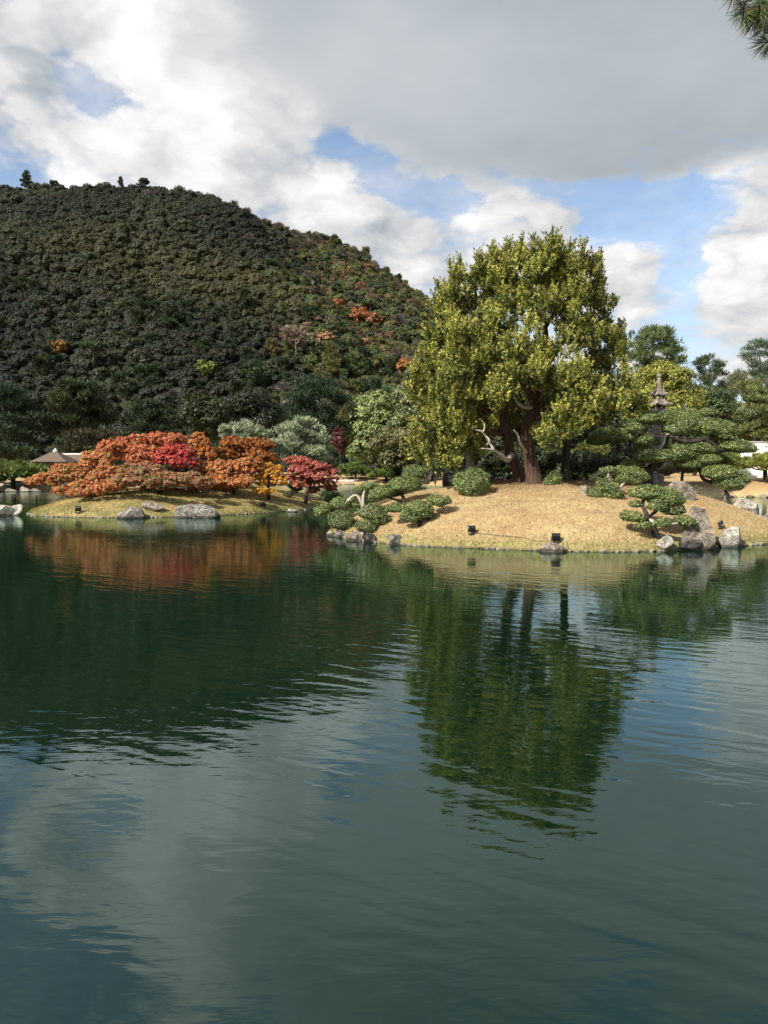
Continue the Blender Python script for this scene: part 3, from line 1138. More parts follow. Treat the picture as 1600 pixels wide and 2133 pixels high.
tube_part('trunk', jun, [J(1114, 1016), J(1112, 1000), J(1105, 965), J(1099, 915), J(1098, 882), J(1110, 864), J(1120, 843), J(1129, 800), J(1138, 730), J(1130, 640), J(1128, 570, 0.3)],
          [0.44, 0.33, 0.245, 0.20, 0.20, 0.24, 0.18, 0.15, 0.12, 0.09, 0.03], M['juniper_bark'], 16, 5, 0.10, 2)
tube_part('trunk', jun, [J(1092, 1012, 1.0), J(1082, 985, 1.0), J(1064, 947, 0.9), J(1058, 915, 0.8), J(1050, 885, 0.7), J(1048, 840, 0.6), J(1044, 785, 0.5), J(1030, 710, 0.4), J(1010, 640, 0.4)],
          [0.29, 0.25, 0.20, 0.18, 0.165, 0.15, 0.12, 0.09, 0.04], M['juniper_bark'], 12, 5, 0.12, 5)
tube_part('trunk', jun, [J(1178, 1010, 1.6), J(1179, 950, 1.6), J(1183, 900, 1.5), J(1195, 830, 1.3), J(1215, 740, 1.0)], [0.20, 0.16, 0.15, 0.12, 0.05], M['darkbark'], 10, 5, 0.1, 7)
for pts_, rr_ in (
    ([J(1108, 849, -0.1), J(1092, 848, -0.5), J(1078, 838, -0.7), J(1070, 820, -0.8), J(1072, 792, -0.8)], [0.075, 0.065, 0.055, 0.045, 0.02]),
    ([J(1104, 850, -0.2), J(1098, 835, -0.3), J(1093, 815, -0.35), J(1096, 795, -0.3)], [0.05, 0.04, 0.03, 0.015]),
    ([J(1066, 948, 0.5), J(1056, 958, -0.1), J(1044, 948, -0.5), J(1028, 938, -0.8), J(1003, 934, -1.2)], [0.13, 0.11, 0.07, 0.05, 0.02]),
    ([J(1030, 939, -0.8), J(1018, 918, -0.9), J(1005, 900, -1.1), J(993, 896, -1.2), J(983, 892, -1.3)], [0.055, 0.05, 0.035, 0.025, 0.012]),
    ([J(1006, 901, -1.1), J(1010, 888, -1.1), J(1005, 878, -1.1), J(999, 871, -1.1)], [0.035, 0.028, 0.018, 0.01]),
    ([J(1012, 908, -1.0), J(1020, 917, -1.3), J(1014, 926, -1.5)], [0.03, 0.022, 0.012]),
    ([J(1100, 945, -0.1), J(1085, 925, -0.4), J(1078, 905, -0.5), J(1070, 895, -0.6)], [0.06, 0.05, 0.04, 0.02]),
    ([J(1135, 868, -0.4), J(1142, 850, -0.6), J(1150, 838, -0.7)], [0.05, 0.035, 0.015]),
):
    tube_part('dead_branch', jun, pts_, rr_, M['deadwood'], 7, 5, 0.08, int(rr_[0] * 1000)).__setitem__('label', 'bleached bare dead branch')
for pts_, rr_ in (
    ([J(1120, 840), J(1085, 790, -1.0), J(1075, 750, -1.6)], [0.14, 0.10, 0.04]), ([J(1128, 800), J(1165, 780, -1.0), J(1200, 800, -1.8), J(1250, 810, -2.0)], [0.13, 0.11, 0.08, 0.03]),
    ([J(1133, 770), J(1180, 700, 0.6), J(1220, 650, 1.0)], [0.12, 0.09, 0.03]), ([J(1045, 800, 0.5), J(985, 760, 0.0), J(920, 740, -0.4)], [0.12, 0.09, 0.03]),
    ([J(1050, 860, 0.6), J(990, 850, 0.0), J(920, 850, -0.6)], [0.13, 0.09, 0.03]), ([J(1056, 905, 0.8), J(990, 895, 0.5), J(900, 915, 0.2)], [0.12, 0.09, 0.03]),
    ([J(1130, 660), J(1080, 600, -0.5), J(1060, 540, -0.5)], [0.09, 0.06, 0.02]), ([J(1132, 690), J(1170, 620, 0.3), J(1175, 550, 0.3)], [0.09, 0.06, 0.02]),
    ([J(1110, 865), J(1140, 880, -0.8), J(1165, 890, -1.4)], [0.10, 0.07, 0.03]), ([J(1183, 880, 1.4), J(1230, 850, 0.8), J(1285, 840, 0.4)], [0.10, 0.07, 0.03]),
    ([J(1030, 700, 0.4), J(1000, 640, 0.0), J(985, 590, 0.0)], [0.09, 0.06, 0.02]), ([J(1040, 770, 0.5), J(1040, 680, 1.5), J(1060, 620, 2.0)], [0.10, 0.06, 0.02]),
):
    tube_part('branch', jun, pts_, rr_, M['juniper_bark'], 8, 5, 0.08, int(rr_[0] * 991))
jl = [(990, 605, 55, 55, -0.6), (1040, 570, 52, 50, -0.3), (1100, 555, 50, 45, -0.6), (1155, 545, 45, 45, 0.0), (1210, 570, 42, 48, 0.0), (1235, 630, 30, 45, 0.4), (945, 640, 40, 45, 0.0),
      (925, 690, 40, 50, -0.6), (985, 680, 55, 50, -1.6), (1050, 650, 50, 45, -1.4), (1115, 625, 48, 42, -1.2), (1180, 630, 45, 42, -0.6), (1225, 690, 35, 35, -0.6), (1190, 690, 38, 30, -0.8),
      (905, 755, 38, 45, 0.0), (950, 755, 45, 48, -1.7), (1005, 740, 42, 42, -1.9), (895, 815, 36, 42, 0.1), (935, 830, 42, 42, -1.3), (985, 815, 36, 42, -1.2),
      (892, 868, 32, 34, 0.3), (905, 895, 40, 38, -0.6), (950, 890, 34, 36, -0.9), (885, 930, 34, 26, 0.2), (930, 935, 28, 22, -0.2), (1000, 775, 24, 34, 0.9),
      (1075, 745, 34, 34, -2.2), (1110, 715, 38, 34, -2.0), (1095, 775, 38, 30, -2.4), (1130, 760, 34, 34, -2.2), (1150, 720, 34, 30, -1.6), (1050, 730, 20, 40, -2.1),
      (1030, 815, 22, 26, -2.2), (1050, 800, 20, 24, -2.1), (1165, 795, 38, 30, -1.9), (1205, 790, 34, 32, -1.8), (1235, 820, 34, 28, -2.0), (1265, 850, 34, 26, -1.9), (1225, 850, 34, 26, -2.1),
      (1285, 810, 30, 36, -1.2), (1315, 830, 26, 36, -0.8), (1160, 865, 24, 20, -2.2), (1170, 892, 30, 22, -2.2), (1150, 910, 20, 14, -2.1),
      # the far side of the crown
      (1250, 730, 36, 40, 1.6), (1275, 700, 24, 24, 1.4), (1200, 590, 45, 45, 1.8), (1120, 580, 55, 50, 2.0), (1040, 610, 55, 55, 2.0), (970, 680, 50, 55, 2.0), (930, 770, 45, 50, 2.2), (1010, 850, 40, 30, 2.6),
      (925, 870, 45, 45, 2.2), (1260, 780, 40, 40, 1.5), (1180, 850, 40, 32, 2.6)]
jl += [(1040, 850, 30, 26, 1.6), (1095, 835, 34, 28, 1.7), (1010, 885, 32, 24, 1.4), (1075, 880, 32, 22, 2.2), (965, 925, 30, 24, 0.6), (985, 900, 28, 26, 0.9), (1140, 840, 34, 26, 1.9), (1155, 890, 30, 20, 2.2), (930, 958, 26, 16, -0.4), (1120, 795, 36, 30, 1.8), (1060, 800, 34, 30, 1.8)]
r = np.random.default_rng(77)
lob, core = [], []
for (px, py, rx, ry, dd) in jl:
    c, rad = Lb(px, py + 12, rx, ry, jd + dd)
    c = c - np.array(jb)
    R = np.array((rad[0], max(0.6, rad[0] * 0.9), rad[2])) * 0.84
    got = []
    for _ in range(60):                      # tufts spread over the mass, kept apart
        d = unit(r.normal(size=3))
        if d[2] < -0.35 and r.random() < 0.6:
            continue
        p = c + d * R * r.uniform(0.72, 1.0)
        if all(np.linalg.norm((p - g) / np.array([0.62, 0.58, 0.58])) > 1.0 for g in got):
            got.append(p)
        if len(got) >= 8:
            break
    for g in got:
        k = r.uniform(0.75, 1.25)
        out_ = unit(g - c) * np.array([1, 1, 0])
        if g[2] > c[2] + 0.15 * R[2] or r.random() < 0.35:      # flame-like upswept tuft
            lob.append((g, (0.31 * k, 0.31 * k, 0.20 * k)))
            lob.append((g + out_ * 0.14 + np.array([0, 0, 0.20 * k]), (0.20 * k, 0.20 * k, 0.18 * k)))
            lob.append((g + out_ * 0.24 + np.array([0, 0, 0.40 * k]), (0.08 * k, 0.08 * k, 0.18 * k)))
        else:                                                    # broad spreading spray
            lob.append((g, (0.40 * k, 0.36 * k, 0.22 * k)))
            lob.append((g + out_ * 0.26 + np.array([0, 0, 0.08 * k]), (0.22 * k, 0.22 * k, 0.15 * k)))
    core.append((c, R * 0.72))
link('crown', foliage('crown', lob, r, (0.055, 0.092, 0.020), (0.41, 0.39, 0.088), 'plume', 0.128, 0.95, 0.34, 26, 0.45, 0.22, 3, lobevar=0.2), M['needle'], jun, None, 'stuff')
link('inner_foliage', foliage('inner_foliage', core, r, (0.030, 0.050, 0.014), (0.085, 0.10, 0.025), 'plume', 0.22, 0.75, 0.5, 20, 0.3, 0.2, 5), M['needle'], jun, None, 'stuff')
# small spire tips along the top outline
tips = []
for (px, py) in ((918, 592), (945, 575), (962, 548), (998, 536), (1012, 545), (1026, 516), (1048, 520), (1063, 506), (1086, 508), (1112, 500), (1130, 510), (1150, 492), (1166, 494), (1190, 512), (1214, 514), (1240, 534), (1252, 580), (1263, 640), (1283, 690), (1295, 700), (880, 720), (868, 770)):
    b0 = J(px, py + 14, r.uniform(-0.9, 0.9)) - np.array(jb)
    for q in range(4):
        f = q / 3
        tips.append((b0 + np.array([r.normal() * 0.05, r.normal() * 0.05, 0.16 - 0.62 * f]), (0.05 + 0.13 * f, 0.05 + 0.13 * f, 0.20)))
link('crown_tip', foliage('crown_tip', tips, r, (0.06, 0.09, 0.02), (0.26, 0.25, 0.06), 'plume', 0.11, 1.6, 0.36, 24, 0.9, 0.2, 9), M['needle'], jun, None, 'stuff')

# --- clipped shrubs and cloud-pruned trees -------------------------
NA, NB = (0.055, 0.088, 0.026), (0.22, 0.265, 0.080)


def shrub(name, label, cat, basepx, pads, trunks, seed, D=None, group=None, colA=NA, colB=NB, bark='bark', grow=(1.06, 1.28)):
    """Cloud-pruned plant: foliage pads by pixel, stems by pixel; depth offsets in metres."""
    r = np.random.default_rng(seed)
    b = isle.hit(*basepx)
    d0 = D or b.y
    b = Vector((at(basepx[0], basepx[1], d0).x, d0, isle.zs(at(basepx[0], basepx[1], d0).x, d0)))
    root = thing(name, b, label, cat, group)
    k = d0 / FPX
    for p in pads:
        px, py, rx, ry = p[:4]
        dd = p[4] if len(p) > 4 else 0.0
        tilt = p[5] if len(p) > 5 else 0.0
        c = np.array(at(px, py, d0 + dd)) - np.array(b)
        me = pad_mesh('foliage_pad', c, (rx * k * (grow[0] if len(pads) > 1 else 1.0), rx * k * r.uniform(0.8, 1.0), ry * k * (grow[1] if len(pads) > 1 else 1.0)), r, colA, colB, 0.061, 2.05, tilt, 0.95 if len(pads) == 1 else 0.62)
        link('foliage_pad', me, M['glossleaf'], root, None, 'stuff')
    for t in trunks:
        pp, rr_ = t[:2]
        m = t[2] if len(t) > 2 else bark
        P = []
        for q in pp:
            if len(q) == 2 and q[1] == 'base':
                P.append(np.array(b) - np.array([0, 0, 0.15]))
            else:
                P.append(np.array(at(q[0], q[1], d0 + (q[2] if len(q) > 2 else 0))))
        tube_part('stem', root, P, rr_, M[m], 8, 6, 0.22, seed)
    return root


G1 = 'cloud-pruned shrubs on the point of the island'
shrub('clipped_shrub', 'big round clipped green bush like a ball beside the juniper trunk', 'bush', (983, 1034), [(983, 1006, 40, 29, 0.3)], [([(983, 'base'), (983, 1010, 0.3)], [0.06, 0.04])], 1)
shrub('clipped_shrub', 'small wedge-shaped clipped bush at the foot of the juniper trunk', 'bush', (1150, 1010), [(1152, 1000, 21, 12, 0.1, -0.45)], [([(0, 'base'), (1153, 1000, 0.1)], [0.05, 0.03])], 2)
shrub('clipped_shrub', 'tiny clipped bush with two pads in shade behind the juniper', 'bush', (1190, 998), [(1189, 980, 11, 7, 0.2), (1180, 990, 8, 5)], [([(0, 'base'), (1190, 984, 0.2)], [0.05, 0.03])], 3)
shrub('cloud_pruned_tree', 'crooked pale-stemmed pruned tree reaching out over the water at the island tip', 'tree', (754, 1072),
      [(674, 1063, 18, 12, 0.0, -0.45), (710, 1051, 21, 12, 0.2), (741, 1048, 15, 13, 0.3), (771, 1013, 18, 8, 0.4), (749, 1019, 11, 6, 0.2), (775, 1026, 12, 8, 0.5)],
      [([(0, 'base'), (756, 1055), (757, 1035), (762, 1010, 0.3)], [0.08, 0.065, 0.05, 0.02], 'deadwood'), ([(755, 1055), (750, 1040), (741, 1032), (730, 1038), (715, 1052), (690, 1058), (676, 1066)], [0.06, 0.055, 0.05, 0.045, 0.04, 0.03, 0.015], 'deadwood')], 4)
shrub('cloud_pruned_tree', 'dark-stemmed pruned tree with a broad flat pad on the island crest', 'tree', (841, 1050),
      [(842, 1012, 33, 14, 0.0), (862, 1006, 16, 9, 0.2), (792, 1029, 24, 13, -0.1, -0.25), (812, 1022, 15, 10, 0)],
      [([(0, 'base'), (841, 1040), (837, 1025), (842, 1012)], [0.085, 0.07, 0.06, 0.03], 'darkbark'), ([(841, 1043), (826, 1041, -0.1), (812, 1037, -0.1), (797, 1030, -0.1)], [0.05, 0.045, 0.04, 0.02], 'darkbark')], 5)
shrub('clipped_shrub', 'dome-shaped clipped bush against a grey boulder on the crest', 'bush', (868, 1000), [(863, 987, 23, 14, 0.2), (884, 980, 14, 7, 0.3)], [([(0, 'base'), (868, 990, 0.2)], [0.06, 0.04])], 6, D=31)
shrub('clipped_shrub', 'rounded pale green clipped bush low on the point above the water', 'bush', (712, 1108), [(711, 1088, 26, 19, 0.1, 0.2), (724, 1078, 12, 10, 0.2)], [([(0, 'base'), (712, 1092, 0.1)], [0.06, 0.04])], 7, colA=(0.07, 0.09, 0.03), colB=(0.15, 0.19, 0.065))
shrub('cloud_pruned_shrub', 'yellow-green pruned shrub of three lumps spilling down the bank to the rocks', 'bush', (780, 1106),
      [(776, 1070, 29, 16, 0.5), (793, 1082, 18, 13, 0.3), (762, 1098, 21, 13, 0.0, 0.15)], [([(0, 'base'), (778, 1085, 0.3), (776, 1073, 0.5)], [0.07, 0.05, 0.03]), ([(778, 1092, 0.2), (765, 1098, 0)], [0.04, 0.02])], 8, colA=(0.075, 0.095, 0.028), colB=(0.165, 0.20, 0.06))
shrub('cloud_pruned_shrub', 'bushy pruned shrub with two fat pads in front of its own shadow', 'bush', (872, 1098),
      [(823, 1060, 20, 9, 0.5), (870, 1061, 30, 15, 0.3), (855, 1076, 21, 13, 0.0), (884, 1070, 18, 11, 0.2)], [([(0, 'base'), (874, 1086, 0.1), (868, 1068, 0.2)], [0.075, 0.06, 0.03], 'darkbark'), ([(872, 1082, 0.1), (850, 1070, 0.3), (826, 1062, 0.5)], [0.05, 0.04, 0.02], 'darkbark')], 9)
shrub('cloud_pruned_shrub', 'single oval pad on a bent stem casting a heart-shaped shadow', 'bush', (894, 1084), [(914, 1042, 24, 12, 0.2, 0.1)], [([(0, 'base'), (894, 1066, 0.1), (898, 1053, 0.1), (912, 1045, 0.2)], [0.06, 0.05, 0.045, 0.02], 'darkbark')], 10)
# right-hand group
shrub('cloud_pruned_tree', 'small pruned tree with pale twisted stem nearest the juniper on the slope', 'tree', (1291, 1036),
      [(1267, 980, 13, 6, 0.3), (1293, 979, 13, 6, 0.4), (1316, 995, 26, 15, 0.2), (1264, 1014, 17, 12, -0.1), (1237, 1029, 13, 9, -0.2), (1277, 1030, 17, 8, -0.2)],
      [([(0, 'base'), (1290, 1018), (1278, 1006), (1267, 996), (1268, 984, 0.3)], [0.08, 0.065, 0.05, 0.04, 0.02], 'deadwood'), ([(1289, 1020), (1296, 1010), (1310, 1000, 0.2)], [0.05, 0.04, 0.02], 'deadwood'), ([(1284, 1022), (1262, 1026, -0.1), (1240, 1030, -0.2)], [0.045, 0.035, 0.015])], 11, grow=(1.24, 1.5))
shrub('cloud_pruned_tree', 'pruned tree with stacked pads leaning out in front of the tallest boulder', 'tree', (1364, 1120),
      [(1350, 1028, 33, 12, 0.3), (1386, 1040, 31, 16, 0.2), (1402, 1062, 20, 12, 0.2), (1318, 1078, 22, 9, 0.0, 0.15), (1379, 1090, 14, 7, -0.3), (1428, 1087, 18, 9, -0.1, 0.2), (1324, 1051, 11, 6, 0.2), (1368, 1056, 17, 8, -0.1), (1340, 1096, 13, 6, -0.3)],
      [([(0, 'base'), (1366, 1110, 0), (1352, 1086), (1347, 1072), (1339, 1050, 0.2), (1346, 1032, 0.3)], [0.10, 0.09, 0.075, 0.07, 0.055, 0.03], 'darkbark'), ([(1350, 1082), (1362, 1087, -0.1), (1380, 1094, -0.2), (1410, 1090, -0.1), (1426, 1088, -0.1)], [0.055, 0.05, 0.045, 0.035, 0.02], 'deadwood'),
       ([(1349, 1078), (1370, 1062, 0.1), (1386, 1044, 0.2)], [0.05, 0.04, 0.02], 'darkbark'), ([(1350, 1082), (1335, 1084), (1320, 1080)], [0.045, 0.035, 0.02], 'deadwood'), ([(1376, 1055, 0.1), (1400, 1064, 0.2)], [0.04, 0.02], 'darkbark')], 12, grow=(1.24, 1.5))
shrub('cloud_pruned_tree', 'largest pruned tree spreading broad tiers of clipped pads below the stone lantern', 'tree', (1352, 1000),
      [(1365, 873, 34, 11, 0.6), (1398, 871, 16, 8, 0.8), (1424, 866, 29, 11, 0.9), (1418, 892, 32, 17, 0.3), (1440, 880, 18, 13, 0.4), (1488, 893, 34, 15, 0.3, 0.12), (1508, 907, 21, 11, 0.2, 0.2), (1460, 935, 20, 8, 0.0), (1365, 953, 37, 11, -0.6), (1410, 946, 25, 13, -0.4),
       (1537, 932, 30, 11, 0.2, 0.1), (1512, 926, 12, 7, 0.3), (1310, 893, 27, 13, 0.7), (1275, 910, 38, 14, 0.8), (1245, 918, 20, 10, 0.9), (1350, 921, 20, 9, 0.4), (1330, 935, 22, 9, 1.0), (1470, 860, 14, 8, 0.9), (1432, 968, 20, 8, -0.3), (1478, 958, 18, 8, -0.1), (1318, 968, 20, 8, -0.5)],
      [([(0, 'base'), (1352, 985), (1362, 970), (1385, 950), (1388, 915), (1395, 895, 0.3), (1400, 868, 0.7)], [0.20, 0.18, 0.16, 0.14, 0.11, 0.08, 0.03], 'darkbark'),
       ([(1353, 985), (1330, 962), (1318, 940, 0.3), (1310, 900, 0.6)], [0.13, 0.11, 0.09, 0.03], 'darkbark'), ([(1330, 962), (1302, 940, 0.4), (1275, 915, 0.8)], [0.09, 0.07, 0.03], 'darkbark'),
       ([(1372, 940, -0.1), (1382, 925, -0.3), (1386, 908, -0.3), (1393, 904, -0.3)], [0.07, 0.06, 0.05, 0.03], 'deadwood'), ([(1390, 908), (1430, 920, 0), (1470, 914, 0.1), (1490, 900, 0.2)], [0.09, 0.08, 0.07, 0.03], 'darkbark'),
       ([(1470, 915, 0.1), (1487, 925, 0.1), (1500, 938, 0.1), (1520, 938, 0.2), (1537, 934, 0.2)], [0.07, 0.06, 0.055, 0.045, 0.02], 'darkbark'), ([(1360, 975), (1390, 985, -0.3), (1415, 978, -0.3), (1445, 973, -0.1), (1458, 980, 0), (1466, 998, 0.1), (1488, 1003, 0.1), (1502, 998, 0.2)], [0.10, 0.09, 0.085, 0.08, 0.075, 0.07, 0.055, 0.03], 'darkbark'),
       ([(1362, 968), (1366, 956, -0.4)], [0.07, 0.03], 'darkbark')], 13, D=29.6, grow=(1.24, 1.5))
shrub('cloud_pruned_tree', 'low pruned tree at the far edge of the island beside open water', 'tree', (1521, 1050),
      [(1505, 989, 32, 14, 0.1, 0.1), (1478, 985, 14, 8, 0.2), (1526, 1008, 22, 14, -0.1), (1546, 997, 14, 11, 0.0), (1508, 1005, 18, 9, 0.1)],
      [([(0, 'base'), (1517, 1036), (1511, 1022), (1514, 1005), (1508, 992, 0.1)], [0.085, 0.07, 0.06, 0.05, 0.02], 'darkbark'), ([(1504, 1040), (1511, 1026), (1513, 1012)], [0.035, 0.03, 0.02], 'darkbark')], 14, D=29.0, grow=(1.24, 1.5))
# understorey on the back of the island, in the juniper's shade
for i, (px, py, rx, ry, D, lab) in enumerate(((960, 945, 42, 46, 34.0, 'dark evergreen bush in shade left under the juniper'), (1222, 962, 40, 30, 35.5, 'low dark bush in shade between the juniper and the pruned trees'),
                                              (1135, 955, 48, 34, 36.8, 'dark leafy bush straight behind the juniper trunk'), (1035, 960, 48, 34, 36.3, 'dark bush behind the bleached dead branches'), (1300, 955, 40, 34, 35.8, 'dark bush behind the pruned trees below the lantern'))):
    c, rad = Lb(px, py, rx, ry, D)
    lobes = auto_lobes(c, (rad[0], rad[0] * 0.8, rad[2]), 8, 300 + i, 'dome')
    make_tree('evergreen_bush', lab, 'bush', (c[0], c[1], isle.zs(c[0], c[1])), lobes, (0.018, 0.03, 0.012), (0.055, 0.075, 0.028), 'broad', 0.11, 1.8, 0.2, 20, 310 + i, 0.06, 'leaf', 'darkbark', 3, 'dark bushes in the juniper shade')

# --- maples of the other island ------------------------------------


def maple(label, lobes, D, colA, colB, seed, basepx=None, colC=None, leaf=0.102, cover=1.2, trunk_r=0.10, name='maple_tree'):
    ls = []
    D -= 1.0
    for q in lobes:
        px, py, rx, ry = q[:4]
        dd = q[4] if len(q) > 4 else 0
        c, rad = Lb(px, py, rx, ry, D + dd)
        # break each mass into flat sprays
        r = np.random.default_rng(seed * 31 + int(px))
        ls.append((c, (rad[0] * 0.85, rad[0] * 0.7, rad[2] * 0.85)))
        n = max(6, int(rx * ry / 75))
        for k in range(n):
            d = unit(r.normal(size=3))
            d[1] = -abs(d[1]) if r.random() < 0.6 else d[1]
            s = r.uniform(0.26, 0.4)
            ls.append((c + d * np.array([rad[0], rad[0] * 0.8, rad[2]]) * 0.72, (rad[0] * s * 1.1, rad[0] * s, rad[2] * s * 1.0)))
    cx = np.mean([l[0][0] for l in ls])
    x, y = (cx, D) if basepx is None else (at(basepx[0], basepx[1], D).x, D)
    return make_tree(name, label, 'tree', (x, y, max(0.05, isle2.zs(x, y))), ls, colA, colB, 'maple', leaf, cover, 0.12, 20, seed, trunk_r, 'maple', 'darkbark', 7, 'autumn maples on the low island', None, 0.3, 0.7, colC, 0.24)


maple('long orange maple drooping to the grass at the end nearest the pavilion', [(200, 965, 40, 28, 0), (150, 985, 42, 22, -0.6), (235, 995, 45, 26, -1.2), (105, 997, 38, 15, 0), (180, 1015, 38, 18, -1.4), (70, 1003, 22, 8, 0.2), (130, 1020, 26, 10, -1), (200, 1022, 26, 12, -2.6), (165, 1026, 24, 9, -2.4), (245, 1008, 34, 14, -2.6)], 43.5,
      (0.40, 0.15, 0.065), (0.58, 0.27, 0.12), 401, (180, 1030), (0.32, 0.27, 0.08))
maple('tall coral-red maple whose top stands highest of the island maples', [(245, 935, 42, 26, 0), (290, 925, 40, 22, 0.4), (345, 918, 42, 20, 0.8), (300, 950, 40, 24, -0.6), (380, 922, 24, 16, 1)], 46.5, (0.42, 0.12, 0.07), (0.57, 0.23, 0.12), 402, (300, 1010), (0.5, 0.25, 0.08))
maple('crimson maple in the middle of the orange crowns', [(365, 945, 42, 20, 0), (345, 955, 28, 14, -0.4), (385, 965, 36, 14, -0.4)], 44.5, (0.36, 0.04, 0.045), (0.52, 0.10, 0.09), 403, (365, 1010), (0.46, 0.16, 0.07))
maple('dull rose-brown maple with thin leaves over the rounded boulder', [(300, 985, 46, 24, 0), (345, 1000, 44, 20, -0.3), (395, 1003, 42, 20, 0), (265, 1000, 32, 14, -2.2), (310, 1000, 36, 14, -2.6), (365, 1003, 36, 13, -2.4), (425, 1005, 26, 11, -1.2), (330, 1014, 40, 13, 1.6), (400, 1014, 36, 12, 1.6)], 42.8, (0.28, 0.13, 0.075), (0.43, 0.24, 0.13), 404, (330, 1025), (0.2, 0.2, 0.07), cover=1.1)
maple('light orange maple between the crimson crown and the rust one', [(415, 925, 26, 22, 0), (430, 945, 24, 20, 0)], 46.5, (0.38, 0.14, 0.04), (0.52, 0.22, 0.07), 405, (420, 1005))
maple('flat-topped rust brown maple in front of the pale pines', [(490, 925, 44, 16, 0.3), (540, 925, 34, 16, 0.6), (470, 945, 40, 14, 0), (530, 948, 44, 14, 0), (560, 955, 24, 10, 0)], 48.0, (0.24, 0.085, 0.025), (0.42, 0.17, 0.05), 406, (510, 1000))
maple('orange maple low in front of the rust brown one', [(470, 980, 40, 24, 0), (515, 975, 36, 24, 0), (490, 1003, 42, 16, -0.5), (435, 975, 26, 14, 0), (450, 1003, 34, 16, -1.4), (500, 1005, 30, 12, -2.4), (425, 1000, 24, 14, 0.3), (470, 1012, 34, 12, 1.6)], 45.0, (0.40, 0.15, 0.055), (0.57, 0.26, 0.105), 407, (490, 1030), (0.33, 0.2, 0.06))
maple('bright yellow maple beside the low orange one', [(565, 985, 30, 22, 0), (580, 1000, 24, 14, -0.3), (550, 1022, 26, 9, -0.8), (540, 1000, 20, 14, -0.4)], 45.5, (0.44, 0.22, 0.025), (0.66, 0.38, 0.06), 408, (560, 1030), (0.5, 0.2, 0.04))
maple('rose-red maple at the end of the low island nearest the channel', [(612, 960, 22, 10, 0.5), (640, 964, 24, 11, 0.2), (662, 972, 24, 11, 0), (684, 984, 18, 10, 0), (622, 980, 26, 12, -0.2), (655, 990, 26, 12, -0.4), (694, 1000, 14, 8, 0), (672, 1006, 22, 10, -0.1), (632, 1004, 26, 11, 0.2), (604, 998, 16, 10, 0.3), (650, 1020, 20, 8, 0.6), (690, 1016, 16, 7, 0.5)], 47.5, (0.36, 0.09, 0.075), (0.52, 0.18, 0.14), 409, (636, 1020))
# shrubs on that island
for (px, py, rx, ry, D, ca, cb, lab, sd) in ((617, 1014, 18, 13, 45.5, (0.05, 0.08, 0.02), (0.13, 0.17, 0.04), 'leafy green bush below the yellow maple', 421), (690, 1032, 24, 18, 47.5, (0.035, 0.055, 0.018), (0.10, 0.13, 0.04), 'dark green bush at the channel end of the low island', 422), (600, 1030, 10, 7, 44.5, (0.04, 0.05, 0.02), (0.12, 0.11, 0.04), 'small brownish bush in the maple shade', 423)):
    D = isle2.hit(px, py + ry).y
    c, rad = Lb(px, py, rx, ry, D)
    make_tree('green_bush', lab, 'bush', (c[0], c[1], isle2.zs(c[0], c[1])), auto_lobes(c, (rad[0], rad[0] * 0.9, rad[2]), 7, sd, 'dome'), ca, cb, 'broad', 0.10, 2.0, 0.15, 20, sd, 0.05, 'leaf', 'darkbark', 3)

# --- trees on the far shores ----------------------------------------
PG = 'dark pines at the foot of the mountain'
PGA, PGB = (0.012, 0.024, 0.012), (0.038, 0.058, 0.026)  # mountain-foot pines and evergreens: cloud shade is put into the dark leaf colours
T = px_tree
T('pine_tree', 'bright green low pine with a flat spreading top left of the pavilion', 'tree', -45, 100, 958, 1016, 86, 'layer', (0.06, 0.10, 0.02), (0.17, 0.21, 0.055), 'needle', 0.30, 501, 34, 1.9)
T('pine_tree', 'tall dark pine with drooping tiers standing behind the low green pine', 'tree', -70, 95, 800, 955, 112, 'pine', PGA, (0.035, 0.062, 0.030), 'needle', 0.5, 502, 22, 1.8, group=PG)
T('pine_tree', 'wide dark pine with knobbly tufts behind the pavilion', 'tree', 75, 245, 793, 905, 118, 'pine', (0.016, 0.030, 0.012), (0.055, 0.075, 0.026), 'needle', 0.5, 503, 24, 1.8, group=PG)
T('bushy_tree', 'olive-brown twiggy tree right behind the pavilion roof', 'tree', 130, 262, 884, 975, 104, 'dome', (0.030, 0.030, 0.015), (0.07, 0.06, 0.03), 'needle', 0.5, 504, 14, 1.6, group=None)
T('pine_tree', 'dark spreading pine above the coral maple', 'tree', 240, 375, 835, 935, 112, 'pine', PGA, (0.045, 0.065, 0.024), 'needle', 0.5, 505, 20, 1.8, group=PG)
T('evergreen_tree', 'tall dark olive evergreen above the light orange maple', 'tree', 375, 480, 800, 930, 118, 'dome', (0.016, 0.026, 0.010), (0.05, 0.062, 0.02), 'broad', 0.36, 506, 16, 1.7)
T('evergreen_tree', 'blackish evergreen above the pale pines', 'tree', 465, 590, 800, 930, 124, 'dome', (0.010, 0.018, 0.010), (0.03, 0.04, 0.018), 'broad', 0.36, 507, 16, 1.7)
T('pine_tree', 'deep green pine above the gap between the pale pines and the red maple', 'tree', 575, 735, 785, 935, 128, 'pine', (0.012, 0.026, 0.014), (0.04, 0.068, 0.03), 'needle', 0.5, 508, 22, 1.8, group=PG)
T('pine_tree', 'low dark pine in shade at the pond side left of the pavilion', 'tree', -60, 75, 915, 965, 96, 'layer', PGA, (0.04, 0.065, 0.025), 'needle', 0.4, 509, 14, 1.6, group=PG)
T('pine_tree', 'pale silvery-green pine over the rust brown maple', 'tree', 448, 565, 872, 930, 84, 'layer', (0.17, 0.21, 0.13), (0.38, 0.42, 0.27), 'needle', 0.34, 510, 16, 1.9, base_z=1.2)
